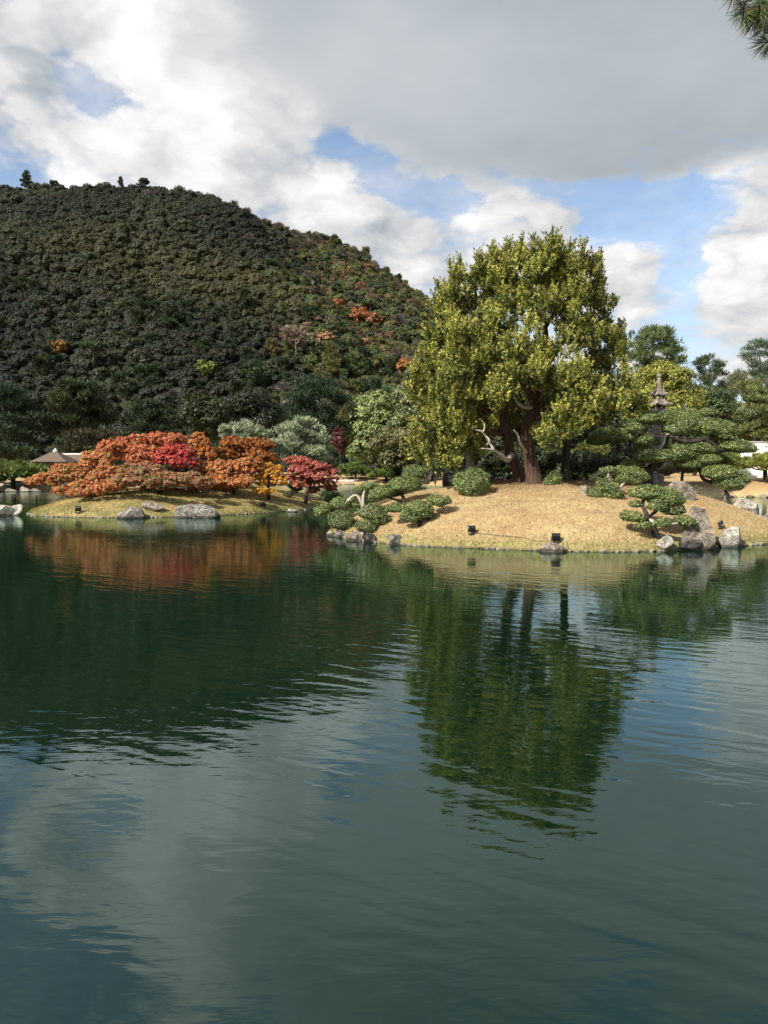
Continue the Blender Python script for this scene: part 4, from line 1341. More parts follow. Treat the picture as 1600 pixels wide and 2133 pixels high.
T('pine_tree', 'pale silvery-green pine with many tiers over the rose-red maple', 'tree', 555, 705, 872, 972, 88, 'pine', (0.16, 0.20, 0.12), (0.38, 0.42, 0.26), 'needle', 0.34, 511, 22, 1.8, base_z=1.2)
T('maple_tree', 'dark wine-red maple in shade beside the tall light green tree', 'tree', 690, 728, 880, 955, 122, 'dome', (0.05, 0.012, 0.010), (0.13, 0.03, 0.025), 'broad', 0.25, 512, 10, 1.8)
T('cedar_tree', 'tall light green fluffy conifer across the channel', 'tree', 712, 840, 800, 985, 130, 'dome', (0.12, 0.17, 0.055), (0.27, 0.32, 0.12), 'broad', 0.26, 513, 26, 1.8, depth=0.9)
T('evergreen_tree', 'grey-green round tree between the light conifer and the juniper', 'tree', 800, 915, 785, 965, 128, 'dome', (0.09, 0.115, 0.045), (0.20, 0.215, 0.085), 'broad', 0.32, 514, 20, 1.9)
T('camellia_tree', 'olive speckled broadleaf tree in front of the light conifer', 'tree', 762, 905, 875, 985, 116, 'dome', (0.057, 0.063, 0.021), (0.196, 0.184, 0.063), 'broad', 0.30, 515, 16, 1.9)
T('pine_tree', 'bright green garden pine with stacked flat tiers by the bamboo fence', 'tree', 705, 775, 958, 1000, 119.5, 'layer', (0.05, 0.09, 0.02), (0.16, 0.21, 0.05), 'needle', 0.34, 516, 16, 2.2)
T('pine_tree', 'bright green garden pine with a broad domed top behind the crest bush', 'tree', 768, 842, 970, 1004, 117, 'layer', (0.06, 0.10, 0.02), (0.19, 0.23, 0.055), 'needle', 0.34, 517, 16, 2.2, base_z=0.6)
T('evergreen_tree', 'shadowy evergreen low behind the standing stone', 'tree', 885, 990, 865, 1000, 80, 'dome', (0.012, 0.020, 0.008), (0.04, 0.05, 0.018), 'broad', 0.28, 518, 12, 1.7)
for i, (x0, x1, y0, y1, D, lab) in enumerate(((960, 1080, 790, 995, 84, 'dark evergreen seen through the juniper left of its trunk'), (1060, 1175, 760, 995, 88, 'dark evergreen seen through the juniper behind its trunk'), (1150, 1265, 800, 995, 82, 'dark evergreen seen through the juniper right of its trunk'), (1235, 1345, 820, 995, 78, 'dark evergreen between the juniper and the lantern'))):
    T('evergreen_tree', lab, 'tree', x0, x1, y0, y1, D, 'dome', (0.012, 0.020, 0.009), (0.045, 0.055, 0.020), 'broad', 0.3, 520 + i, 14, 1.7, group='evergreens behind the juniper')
T('pine_tree', 'tall green pine rising above the yellow-green tree', 'tree', 1290, 1432, 680, 790, 92, 'pine', (0.041, 0.068, 0.027), (0.149, 0.189, 0.074), 'needle', 0.42, 530, 22, 1.8)
T('camphor_tree', 'yellow-green rounded tree right behind the stone lantern', 'tree', 1288, 1456, 745, 900, 62, 'dome', (0.12, 0.135, 0.025), (0.31, 0.30, 0.06), 'broad', 0.15, 531, 22, 1.5, clump=0.45)
T('pine_tree', 'dark leaning pine with an open top behind the yellow-green tree', 'tree', 1432, 1522, 738, 850, 90, 'pine', (0.030, 0.049, 0.022), (0.095, 0.121, 0.047), 'needle', 0.42, 532, 14, 1.5)
T('pine_tree', 'open-crowned pine standing against the sky at the edge of the far wood', 'tree', 1530, 1640, 705, 850, 100, 'pine', (0.041, 0.068, 0.038), (0.121, 0.162, 0.081), 'needle', 0.42, 533, 15, 1.3)
T('evergreen_tree', 'dark round evergreen right of the stone lantern', 'tree', 1438, 1532, 795, 905, 70, 'dome', (0.041, 0.068, 0.027), (0.121, 0.155, 0.057), 'broad', 0.24, 534, 16, 1.9)
T('bare_tree', 'thin hazy tree losing its leaves between the two far pines', 'tree', 1490, 1560, 765, 840, 96, 'dome', (0.10, 0.11, 0.06), (0.17, 0.18, 0.10), 'needle', 0.4, 535, 10, 0.8)
T('pine_tree', 'mid green pine filling the slope above the white wall', 'tree', 1510, 1625, 795, 905, 82, 'pine', (0.061, 0.088, 0.030), (0.203, 0.216, 0.074), 'needle', 0.38, 536, 22, 2.0)
T('pine_tree', 'yellow-green hedge-like pine directly above the white wall', 'tree', 1505, 1650, 872, 935, 84, 'layer', (0.09, 0.11, 0.025), (0.22, 0.23, 0.06), 'needle', 0.36, 537, 18, 2.0, base_z=1.6)
T('pine_tree', 'low lime-green garden pine with layered shelves below the white wall', 'tree', 1535, 1660, 938, 992, 70, 'layer', (0.09, 0.12, 0.02), (0.26, 0.27, 0.055), 'needle', 0.30, 538, 20, 2.2)
T('pine_tree', 'rounded green garden pine behind the low pruned tree', 'tree', 1440, 1545, 928, 995, 69, 'layer', (0.06, 0.09, 0.02), (0.19, 0.21, 0.05), 'needle', 0.30, 539, 18, 2.2)
T('pine_tree', 'small lime-green pine glimpsed under the big pruned tree', 'tree', 1385, 1455, 952, 1000, 70, 'layer', (0.09, 0.11, 0.02), (0.24, 0.24, 0.05), 'needle', 0.30, 540, 12, 2.0)
T('pine_tree', 'green pine glimpsed below the juniper right of the small bush', 'tree', 1195, 1275, 912, 965, 72, 'layer', (0.06, 0.08, 0.02), (0.18, 0.19, 0.05), 'needle', 0.30, 541, 12, 2.0)
for i, (x0, x1, y0, y1, D) in enumerate(((1640, 1800, 760, 930, 80), (1600, 1700, 860, 960, 74))):
    T('evergreen_tree', ['green evergreen beyond the open-crowned pine, cut by the picture edge', 'yellowish evergreen beyond the lime-green pine, cut by the picture edge'][i], 'tree', x0, x1, y0, y1, D, 'dome', (0.04, 0.06, 0.02), (0.13, 0.14, 0.05), 'broad', 0.28, 550 + i, 14, 1.8)

for i, (x0, x1, y0, y1, D, ca, cb, lab) in enumerate((
        (1140, 1220, 945, 1026, 71, (0.02, 0.03, 0.012), (0.06, 0.075, 0.025), 'dark bush on the far lawn behind the juniper trunk'), (1210, 1300, 955, 1026, 70, (0.02, 0.03, 0.012), (0.07, 0.08, 0.025), 'low dark bush on the far lawn under the glimpsed green pine'),
        (1290, 1390, 945, 1026, 71, (0.025, 0.035, 0.014), (0.075, 0.09, 0.03), 'dark bush on the far lawn behind the big pruned tree'), (840, 930, 955, 1006, 112, (0.02, 0.03, 0.012), (0.06, 0.07, 0.025), 'dark hedge across the channel right of the domed garden pine'),
        (760, 850, 945, 1000, 124, (0.025, 0.035, 0.014), (0.08, 0.085, 0.03), 'dark hedge across the channel behind the domed garden pine'), (925, 1015, 940, 1022, 92, (0.015, 0.024, 0.01), (0.05, 0.06, 0.02), 'dark bush far behind the standing stone'),
        (1395, 1500, 850, 985, 98, (0.025, 0.036, 0.015), (0.085, 0.10, 0.035), 'dark evergreen far behind the broad pruned tiers'), (1480, 1580, 840, 975, 99, (0.035, 0.05, 0.02), (0.11, 0.12, 0.04), 'green evergreen far behind the white wall'),
        (1570, 1690, 850, 985, 100, (0.03, 0.045, 0.018), (0.10, 0.115, 0.04), 'evergreen behind the end of the white wall'), (1005, 1150, 930, 1026, 76, (0.012, 0.02, 0.009), (0.04, 0.05, 0.018), 'dark bush on the far lawn seen under the juniper branches'))):
    T('evergreen_bush' if y1 - y0 < 105 else 'evergreen_tree', lab, 'bush' if y1 - y0 < 105 else 'tree', x0, x1, y0, y1, D, 'dome', ca, cb, 'broad', 0.28, 570 + i, 14, 1.8)

# --- single trees one can pick out on the mountain ---------------------


def hill_tree(label, px, py, w, h, kind, colA, colB, style, seed, name, stem=0.35, cover=1.3):
    """Crown box centred at px, py; it stands where its foot meets the slope."""
    b = hill_hit(px, py + h * (0.5 + stem))
    D = b.y
    k = D / FPX
    c = np.array(at(px, py, D - 2.0))
    R = (w / 2 * k, w / 2 * k, h / 2 * k)
    b = Vector((c[0], c[1], float(mountain_z(np.array([c[0]]), np.array([c[1]]))[0])))
    n = 12 if style != 'bare' else 10
    make_tree(name, label, 'tree', b, auto_lobes(c, R, n, seed, kind), colA, colB, 'needle' if style == 'bare' else style, 0.8 if style == 'broad' else 1.3, cover, 0.7, 14, seed, 0.32, 'leaf', 'bark', 4, None,
              [np.array(b) - [0, 0, 0.5], np.array([c[0] + 0.3, c[1], (b.z + c[2]) / 2]), c, c + np.array([0, 0, R[2] * 0.5])])


RG = 'ridge_pine'
hill_tree('tallest pine standing clear of the mountain ridge', 55, 372, 26, 34, 'cone', (0.015, 0.024, 0.014), (0.04, 0.05, 0.03), 'needle', 601, 'pine_tree', 0.4, 1.6)
hill_tree('small bushy pine on the ridge next to the tallest one', 113, 384, 22, 14, 'pine', (0.015, 0.024, 0.014), (0.04, 0.05, 0.03), 'needle', 602, 'pine_tree', 0.6, 1.4)
hill_tree('little spiky pine near the middle of the ridge', 251, 377, 14, 18, 'cone', (0.02, 0.03, 0.016), (0.05, 0.06, 0.035), 'needle', 603, 'pine_tree', 0.5, 1.4)
hill_tree('flat-topped airy pine on the ridge before it drops away', 300, 378, 26, 13, 'layer', (0.02, 0.03, 0.016), (0.06, 0.065, 0.04), 'needle', 604, 'pine_tree', 0.8, 1.2)
hill_tree('small pine on the ridge close to the juniper crown', 832, 580, 14, 18, 'cone', (0.02, 0.03, 0.016), (0.05, 0.06, 0.035), 'needle', 605, 'pine_tree', 0.5, 1.4)
hill_tree('pine on the slope with a long bare pale trunk', 193, 722, 54, 34, 'layer', (0.03, 0.05, 0.022), (0.08, 0.105, 0.05), 'needle', 606, 'pine_tree', 1.1, 1.4)
hill_tree('small yellow-green tree standing alone on the dark lower slope', 430, 765, 44, 34, 'dome', (0.10, 0.13, 0.02), (0.20, 0.22, 0.045), 'broad', 607, 'broadleaf_tree', 0.5)
hill_tree('ochre autumn tree near the long-trunked pine', 122, 722, 44, 32, 'dome', (0.15, 0.08, 0.018), (0.26, 0.15, 0.03), 'broad', 608, 'autumn_tree', 0.3)
hill_tree('green pine on the lower slope right of the small yellow-green tree', 530, 775, 60, 48, 'pine', (0.025, 0.05, 0.022), (0.065, 0.105, 0.045), 'needle', 609, 'pine_tree', 0.4, 1.5)
hill_tree('pale pinkish leafless tree with a visible trunk on the lower shoulder', 615, 698, 66, 50, 'dome', (0.18, 0.13, 0.10), (0.30, 0.23, 0.18), 'bare', 610, 'bare_tree', 0.6, 0.7)
hill_tree('upper rust-orange tree at the foot of the rock outcrop', 703, 633, 34, 24, 'dome', (0.26, 0.09, 0.03), (0.42, 0.18, 0.07), 'broad', 611, 'autumn_tree', 0.3)
hill_tree('wide red-orange tree on the shoulder', 750, 655, 42, 36, 'dome', (0.26, 0.085, 0.03), (0.40, 0.16, 0.06), 'broad', 612, 'autumn_tree', 0.3)
hill_tree('brownish orange tree touching the wide red-orange one', 780, 662, 32, 30, 'dome', (0.19, 0.08, 0.035), (0.32, 0.15, 0.07), 'broad', 613, 'autumn_tree', 0.3)
hill_tree('salmon tree below the pale leafless one', 677, 704, 36, 28, 'dome', (0.30, 0.15, 0.08), (0.44, 0.25, 0.14), 'broad', 614, 'autumn_tree', 0.3)
hill_tree('small salmon-pink tree in the middle of the shoulder', 742, 693, 26, 20, 'dome', (0.32, 0.14, 0.08), (0.46, 0.24, 0.14), 'broad', 615, 'autumn_tree', 0.3)
hill_tree('lower salmon tree under the small salmon-pink one', 758, 714, 30, 22, 'dome', (0.26, 0.14, 0.07), (0.40, 0.23, 0.12), 'broad', 616, 'autumn_tree', 0.3)
hill_tree('bright apricot tree beside the edge of the juniper', 842, 758, 34, 28, 'dome', (0.34, 0.15, 0.05), (0.52, 0.26, 0.10), 'broad', 617, 'autumn_tree', 0.3)
hill_tree('green pine above the red-orange trees', 770, 632, 36, 20, 'layer', (0.045, 0.07, 0.028), (0.12, 0.15, 0.06), 'needle', 618, 'pine_tree', 0.4, 1.5)
hill_tree('slim pine with a thin stem near the rock outcrop', 563, 546, 24, 16, 'layer', (0.03, 0.06, 0.028), (0.07, 0.11, 0.05), 'needle', 619, 'pine_tree', 1.0, 1.4)
hill_tree('tall yellow-green tree below the salmon trees', 690, 745, 40, 66, 'pine', (0.09, 0.10, 0.03), (0.19, 0.19, 0.065), 'needle', 620, 'pine_tree', 0.2, 1.5)
hill_tree('orange-brown tree high on the far ridge shoulder', 768, 556, 26, 14, 'dome', (0.16, 0.09, 0.03), (0.26, 0.15, 0.05), 'broad', 621, 'autumn_tree', 0.3)
hill_tree('light green pine low on the shoulder', 800, 748, 60, 26, 'layer', (0.07, 0.10, 0.035), (0.17, 0.20, 0.075), 'needle', 622, 'pine_tree', 0.4, 1.4)
hill_tree('faint pale pine at the side of the slope', 83, 632, 28, 22, 'layer', (0.035, 0.05, 0.028), (0.08, 0.10, 0.055), 'needle', 623, 'pine_tree', 1.0, 1.3)

# ------------------------------------------------------------------ rocks


def rock_mesh(name, dims, seed, cuts=11, sharp=0.02):
    bm = bmesh.new()
    bmesh.ops.create_icosphere(bm, subdivisions=4, radius=1.0)
    r = np.random.default_rng(seed)
    P = np.array([v.co for v in bm.verts])
    P *= (1 + 0.12 * wob(P, seed, 2.2))[:, None]
    for k in range(cuts):
        n = unit(r.normal(size=3))
        o = r.uniform(0.45, 0.85)
        P -= n * np.maximum(0, P @ n - o)[:, None]
    P *= (1 + sharp * wob(P, seed + 3, 9.0) + sharp * 0.8 * wob(P, seed + 4, 19.0))[:, None]
    ext = np.maximum(P.max(0), -P.min(0))
    P = P / ext * np.array(dims)
    for v, p in zip(bm.verts, P):
        v.co = p
    me = bm_mesh(name, bm)
    return me


def rock(label, x0, x1, y0, y1, seed, mat='rock', on=isle, tilt=0.0, deep=0.7, cuts=11, D=None, group=None, sink=0.35, name='rock'):
    """Rock filling a pixel box; its foot sits on the mound or in the water."""
    cx = (x0 + x1) / 2
    if D is None:
        D = (on.hit(cx, y1 - 1).y if on is not None else 30)
        D = min(D, EYE * FPX / max(y1 - 975, 1) + 1.5) if y1 > 1010 else D
    k = D / FPX
    top = at(cx, y0, D)
    bot = at(cx, y1, D)
    h = top.z - bot.z
    dims = ((x1 - x0) / 2 * k, (x1 - x0) / 2 * k * deep, h * (0.5 + sink / 2))
    o = link(name, rock_mesh(name, dims, seed, cuts), M[mat], None, (top.x, D, top.z - dims[2]))
    o.rotation_euler = (0, tilt, 0)
    return tag(o, label, 'rock', group)


rock('flat pale rock in the water at the very tip of the island', 680, 708, 1106, 1120, 701, 'palerock', deep=0.6)
rock('small pale rock beside the flat one at the tip of the island', 698, 722, 1104, 1122, 702, 'rock')
rock('grey-brown boulder at the waterline below the yellow-green shrub', 720, 768, 1106, 1134, 703, 'brownrock')
rock('black boulder touching the grey-brown one at the waterline', 757, 786, 1107, 1134, 704, 'darkrock', deep=0.9)
rock('low dark stone in the shrub shadow by the water', 800, 846, 1112, 1134, 705, 'rock')
rock('grey shore rock carrying a floodlight', 1122, 1196, 1129, 1156, 706, 'brownrock', deep=0.55, cuts=7)
rock('tallest boulder, smooth and pinkish grey, behind the leaning pruned tree', 1408, 1488, 1056, 1142, 707, 'brownrock', tilt=0.12, deep=0.6, cuts=8, name='boulder')
rock('blocky cream-white rock standing in the water', 1490, 1551, 1096, 1142, 708, 'palerock', deep=0.6, cuts=12)
rock('dark wet slab at the water under the tallest boulder', 1392, 1464, 1118, 1146, 709, 'darkrock', deep=0.5)
rock('flat cream slab at the foot of the leaning pruned tree', 1358, 1402, 1114, 1142, 710, 'palerock', deep=0.6)
rock('squat dark boulder under the big pruned tree', 1388, 1452, 1002, 1040, 711, 'brownrock', tilt=0.2, deep=0.7)
rock('ridged pale rock at the far waterside of the island', 1524, 1588, 1040, 1070, 712, 'palerock', tilt=0.3, deep=0.6, D=29.0)
rock('low grey rock cut by the picture edge at the far waterside', 1572, 1625, 1066, 1092, 713, 'rock', deep=0.6, D=28.0)
rock('tall black standing stone speckled with lichen beside the round bush', 922, 968, 938, 1014, 714, 'darkrock', tilt=0.12, deep=0.6, cuts=13, name='standing_stone')
rock('rounded grey boulder half hidden behind the crest bush', 878, 904, 980, 1002, 715, 'rock', D=31.2)
rock('brown rock in shade leaning on the standing stone', 955, 992, 940, 975, 716, 'brownrock', D=33.0, sink=1.2)
rock('mossy stone below the smallest pruned tree on the slope', 1208, 1236, 1006, 1032, 717, 'brownrock')
rock('slim pale upright stone near the crest bush', 903, 911, 977, 1002, 718, 'palerock', D=31.5, deep=0.8, name='standing_stone')
# low island
rock('rounded grey boulder at the waterline under the rose-brown maple', 234, 301, 1055, 1083, 721, 'rock', isle2, deep=0.7)
rock('low brown boulder in the grass between the two waterline boulders', 292, 344, 1045, 1064, 722, 'brownrock', isle2)
rock('long streaked black-and-white boulder, largest on the low island', 356, 460, 1043, 1081, 723, 'rock', isle2, tilt=-0.06, deep=0.5, cuts=15, name='boulder')
rock('flat pale stone at the water below the yellow maple', 595, 620, 1059, 1069, 724, 'palerock', isle2)
rock('pointed pale rock in the water off the low island, cut by the picture edge', -22, 26, 1048, 1077, 725, 'palerock', None, D=39.5, cuts=13)
rock('pale rock with a dark flank at the tip of the low island', 20, 49, 1050, 1076, 726, 'palerock', None, D=39.8, cuts=13)
# far left bank
for i, (x0, x1, y0, y1) in enumerate(((2, 40, 1016, 1030), (34, 66, 1013, 1030), (60, 86, 1017, 1030), (-30, 8, 1018, 1031))):
    rock(['far-bank stone below the low green pine', 'tallest far-bank stone under the low green pine', 'far-bank stone nearest the maple tip', 'far-bank stone cut by the picture edge'][i], x0, x1, y0, y1, 730 + i, 'brownrock', None, D=80.5 - 0.3 * i, group='stones along the far bank')
# outcrop on the mountain
for i, (px, py, w, h) in enumerate(((636, 592, 14, 16), (650, 606, 14, 12), (664, 616, 14, 10))):
    b = hill_hit(px, py)
    k = b.y / FPX
    o = link('rock_outcrop', rock_mesh('rock_outcrop', (w * k * 0.5, w * k * 0.4, h * k * 0.6), 740 + i, 14), M['rock'], None, (b.x, b.y - 3, b.z + 2.5))
    tag(o, ['topmost grey crag showing in the mountain gully', 'middle grey crag showing in the mountain gully', 'lowest grey crag showing in the mountain gully'][i], 'rock', 'crags in the gully')

# small edging stones along the shores (too small to pick apart)


def edging(name, mound, spacing, size, mat, seed, ymax):
    P = mound.poly
    r = np.random.default_rng(seed)
    V, Fc = [], []
    bm = bmesh.new()
    bmesh.ops.create_icosphere(bm, subdivisions=1, radius=1.0)
    bv = np.array([v.co for v in bm.verts])
    bf = [[v.index for v in f.verts] for f in bm.faces]
    bm.free()
    Q = np.concatenate([P, P[:1]])
    seg = np.linalg.norm(np.diff(Q, axis=0), axis=1)
    tot = np.concatenate([[0], np.cumsum(seg)])
    for s in np.arange(0, tot[-1], spacing):
        x = np.interp(s, tot, Q[:, 0]) + r.normal() * 0.03
        y = np.interp(s, tot, Q[:, 1]) + r.normal() * 0.03
        if y > ymax or r.random() < 0.3:
            continue
        k = size * r.choice([0.5, 0.7, 0.9, 1.2, 1.7])
        v = bv * (1 + 0.25 * r.normal(size=(len(bv), 1))) * np.array([k * 1.3, k, k * 0.7]) + np.array([x, y, 0.02])
        o = len(V)
        V.extend(v)
        Fc.extend([[i + o for i in f] for f in bf])
    return link(name, mesh_np(name, np.array(V), Fc), M[mat], None, None, 'stuff')


edging('shore_pebbles', isle, 0.12, 0.06, 'pebble', 1, 32).__setitem__('label', 'little stones edging the waterline of the grassy island')
edging('shore_pebbles', isle2, 0.22, 0.08, 'pebble', 2, 50).__setitem__('label', 'little stones edging the waterline of the maple island')


class PondMound:
    poly = POND


edging('shore_pebbles', PondMound, 0.55, 0.2, 'pebble', 3, 119).__setitem__('label', 'stones edging the far bank of the pond')

# grass -----------------------------------------------------------------


def grass(name, mound, n, h, colA, colB, colE, seed, ymax, label):
    r = np.random.default_rng(seed)
    lo, hi = mound.poly.min(0), mound.poly.max(0)
    X = r.uniform(lo[0], hi[0], n * 2)
    Y = r.uniform(lo[1], min(hi[1], ymax), n * 2)
    d = sdist(mound.poly, X, Y)
    ok = d > 0.0
    X, Y, d = X[ok][:n], Y[ok][:n], d[ok][:n]
    n = len(X)
    Z = mound.z(X, Y) - 0.01
    a = r.uniform(0, 6.28, n)
    w = r.uniform(0.008, 0.018, n)
    hh = h * r.uniform(0.5, 1.3, n) * (1 + 0.9 * np.exp(-d / 0.25))
    C = np.stack([X, Y, Z], 1)
    sd_ = np.stack([np.cos(a) * w, np.sin(a) * w, np.zeros(n)], 1)
    tp = C + np.stack([r.normal(size=n) * 0.5 * hh, r.normal(size=n) * 0.5 * hh, hh], 1)
    V = np.stack([C - sd_, C + sd_, tp], 1).reshape(-1, 3)
    me = mesh_np(name, V, np.arange(n * 3).reshape(n, 3))
    mixv = np.clip(0.5 + 0.4 * wob(C, 5, 1.2) + r.normal(size=n) * 0.3, 0, 1)[:, None]
    col = np.array(colA) * (1 - mixv) + np.array(colB) * mixv
    e = np.clip(1 - d / 0.9 + r.normal(size=n) * 0.25, 0, 1)[:, None]
    col = col * (1 - e) + np.array(colE) * e
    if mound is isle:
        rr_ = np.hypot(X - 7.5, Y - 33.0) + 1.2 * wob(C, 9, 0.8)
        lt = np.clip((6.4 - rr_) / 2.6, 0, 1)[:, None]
        col = col * (1 - lt) + np.array((0.17, 0.095, 0.05)) * lt  # brown blades round the juniper; its shade is put into their colour too
    set_tint(me, np.clip(col * (1 + 0.15 * r.normal(size=(n, 1))), 0.01, 0.9))
    o = link(name, me, M['grassblade'], None, None, 'stuff')
    o['label'] = label


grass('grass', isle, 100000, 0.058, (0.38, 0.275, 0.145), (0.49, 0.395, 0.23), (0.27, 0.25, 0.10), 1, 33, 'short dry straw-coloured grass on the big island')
grass('grass', isle2, 45000, 0.08, (0.23, 0.20, 0.075), (0.40, 0.32, 0.15), (0.20, 0.21, 0.07), 2, 50, 'yellow-green grass on the maple island')

# ------------------------------------------------------------------ lamps, lantern, buildings


def floodlight(label, pos, rotz, tilt=-0.5, s=1.0):
    root = thing('floodlight', pos, label, 'floodlight', 'garden floodlights')
    root.rotation_euler = (0, 0, rotz)
    from mathutils import Euler
    bm = bmesh.new()
    add_box(bm, (0, 0, 0.015 * s), (0.16 * s, 0.12 * s, 0.03 * s), None, 0.004)
    link('base', bm_mesh('base', bm), M['black'], root)
    bm = bmesh.new()
    for q in (-1, 1):
        add_box(bm, (0.125 * s * q, 0, 0.10 * s), (0.012 * s, 0.03 * s, 0.16 * s))
    add_box(bm, (0, 0, 0.034 * s), (0.262 * s, 0.03 * s, 0.012 * s))
    link('bracket', bm_mesh('bracket', bm), M['black'], root)
    e = Euler((tilt, 0, 0))
    bm = bmesh.new()
    add_box(bm, (0, 0, 0), (0.23 * s, 0.07 * s, 0.16 * s), None, 0.008)
    for k in range(5):
        add_box(bm, (-0.08 * s + 0.04 * s * k, -0.05 * s, 0), (0.008 * s, 0.04 * s, 0.13 * s))
    add_box(bm, (0, 0.06 * s, 0.085 * s), (0.24 * s, 0.07 * s, 0.01 * s))
    for v in bm.verts:
        v.co.rotate(e)
        v.co += Vector((0, 0, 0.17 * s))
    head = link('lamp_head', bm_mesh('lamp_head', bm), M['black'], root)
    bm = bmesh.new()
    add_box(bm, (0, 0.038 * s, 0), (0.20 * s, 0.008 * s, 0.13 * s))
    for v in bm.verts:
        v.co.rotate(e)
        v.co += Vector((0, 0, 0.17 * s))
    link('lens', bm_mesh('lens', bm), M['glass'], head)
    return root


p1 = isle.hit(983, 1115)
floodlight('black floodlight on the grass between the pruned shrubs and the shore rock', p1, 0.15, 0.5)
k = at(1158, 1131, isle.hit(1160, 1140).y + 0.1)
floodlight('black floodlight standing on the grey shore rock', (k.x, k.y, k.z - 0.02), -0.1, 0.35, 1.1)
p3 = isle.hit(1500, 1101)
floodlight('black floodlight tilted on edge behind the cream-white rock', p3, 1.2, 0.9, 1.15)
floodlight('black floodlight at the grassy edge of the maple island nearest the low orange boughs', isle2.hit(163, 1070), -0.2, 0.4, 1.3)
floodlight('black floodlight in the shade below the yellow maple', isle2.hit(548, 1060), 0.2, 0.4, 1.3)
# cable lying in the grass
cp = []
for px, py in ((986, 1113), (1010, 1115), (1040, 1117), (1085, 1122), (1120, 1128), (1150, 1130)):
    q = isle.hit(px, py)
    cp.append((q.x, q.y, q.z + 0.015))
V, F = tube(cp, [0.009] * len(cp), 5, 8)
tag(link('cable', mesh_np('cable', V, F, True), M['cable']), 'thin black cable running through the grass between two floodlights', 'cable')


def ring(profile, n, twist=0.0, sq=0.0):
    """Lathe with n sides."""
    V, F = [], []
    for (rr, z) in profile:
        for k in range(n):
            th = 2 * math.pi * k / n + twist
            V.append((rr * math.cos(th), rr * math.sin(th), z))
    for i in range(len(profile) - 1):
        for k in range(n):
            k2 = (k + 1) % n
            F.append((i * n + k, i * n + k2, (i + 1) * n + k2, (i + 1) * n + k))
    F.append(tuple(range(n))[::-1])
    F.append(tuple((len(profile) - 1) * n + k for k in range(n)))
    return V, F


LD = 34.0
lx = at(1371, 900, LD).x
lz = isle.zs(lx, LD)
lan = thing('stone_lantern', (lx, LD, lz), 'weathered stone lantern tower with ringed spire rising over the pruned tree', 'lantern')


def lz_at(py):
    return at(1371, py, LD).z - lz


kL = LD / FPX


def lan_part(name, prof, n=4, tw=math.pi / 4, smooth=False, parent=None):
    V, F = ring(prof, n, tw)
    return link(name, mesh_np(name, V, F, smooth), M['stone'], parent or lan)


def eave_roof(name, w, ztop, zbot, wtop):
    """Square roof with lifted corners and a thick eave."""
    bm = bmesh.new()
    n = 8
    rows = []
    for i in range(5):
        t = i / 4
        hw = wtop + (w - wtop) * t ** 1.0
        zc = ztop + (zbot - ztop) * (1 - (1 - t) ** 1.7)
        ringv = []
        for s in range(4):
            for k in range(n):
                q = -1 + 2 * k / n
                x, y = [(q, -1), (1, q), (-q, 1), (-1, -q)][s]
                lift = 0.05 * t * (abs(q) ** 3)
                ringv.append(bm.verts.new((x * hw, y * hw, zc + lift)))
        rows.append(ringv)
    ringv = [bm.verts.new((v.co.x * 0.97, v.co.y * 0.97, v.co.z - 0.07)) for v in rows[-1]]
    rows.append(ringv)
    ringv = [bm.verts.new((v.co.x * 0.45, v.co.y * 0.45, zbot - 0.05)) for v in rows[-1]]
    rows.append(ringv)
    m = len(rows[0])
    for i in range(len(rows) - 1):
        for k2 in range(m):
            bm.faces.new((rows[i][k2], rows[i + 1][k2], rows[i + 1][(k2 + 1) % m], rows[i][(k2 + 1) % m]))
    bm.faces.new(rows[0][::-1] if False else rows[0])
    bm.faces.new(rows[-1])
    bmesh.ops.recalc_face_normals(bm, faces=bm.faces)
    me = bm_mesh(name, bm)
    o = link(name, me, M['stone'], lan)
    o.rotation_euler = (0, 0, 0.35)
    return o


z_base2 = lz_at(851)
lan_part('base', [(0.62, -0.2), (0.62, 0.25), (0.5, 0.32), (0.5, 0.55)])
lan_part('shaft', [(0.34, 0.55), (0.30, z_base2 - 0.45), (0.30, z_base2 - 0.32)])
lan_part('platform', [(0.30, z_base2 - 0.32), (0.44, z_base2 - 0.22), (0.44, z_base2 - 0.06), (0.36, z_base2)])
# lower body with openings: four legs
bm = bmesh.new()
zl0, zl1 = z_base2, lz_at(842)
for a in (-1, 1):
    for b in (-1, 1):
        add_box(bm, (a * 0.17, b * 0.17, (zl0 + zl1) / 2), (0.12, 0.12, zl1 - zl0), None, 0.015)
o = link('leg', bm_mesh('leg', bm), M['stone'], lan)
o.rotation_euler = (0, 0, 0.35)
eave_roof('roof', 20 * kL, lz_at(834), lz_at(843), 9 * kL)
zf0, zf1 = lz_at(834.5), lz_at(822)
bm = bmesh.new()
hw = 0.20
for a in (-1, 1):
    for b in (-1, 1):
        add_box(bm, (a * (hw - 0.05), b * (hw - 0.05), (zf0 + zf1) / 2), (0.10, 0.10, zf1 - zf0 - 0.002))
add_box(bm, (0, 0, zf0 + 0.03), (2 * hw - 0.012, 2 * hw - 0.012, 0.055))
add_box(bm, (0, 0, zf1 - 0.03), (2 * hw - 0.012, 2 * hw - 0.012, 0.055))
o = link('firebox', bm_mesh('firebox', bm), M['stone'], lan)
o.rotation_euler = (0, 0, 0.35)
eave_roof('roof', 13 * kL, lz_at(811), lz_at(821), 6 * kL)
zt = lz_at(811)
n_r = 6
zr1 = lz_at(787)
for i in range(n_r):
    a0, a1 = zt + (zr1 - zt) * i / n_r, zt + (zr1 - zt) * (i + 1) / n_r
    rr_ = 0.150 - 0.010 * i
    lan_part('spire_ring', [(rr_ * 0.72, a0), (rr_, a0 + 0.2 * (a1 - a0)), (rr_, a0 + 0.7 * (a1 - a0)), (rr_ * 0.72, a1)], 16, 0, True)
zt2 = lz_at(778)
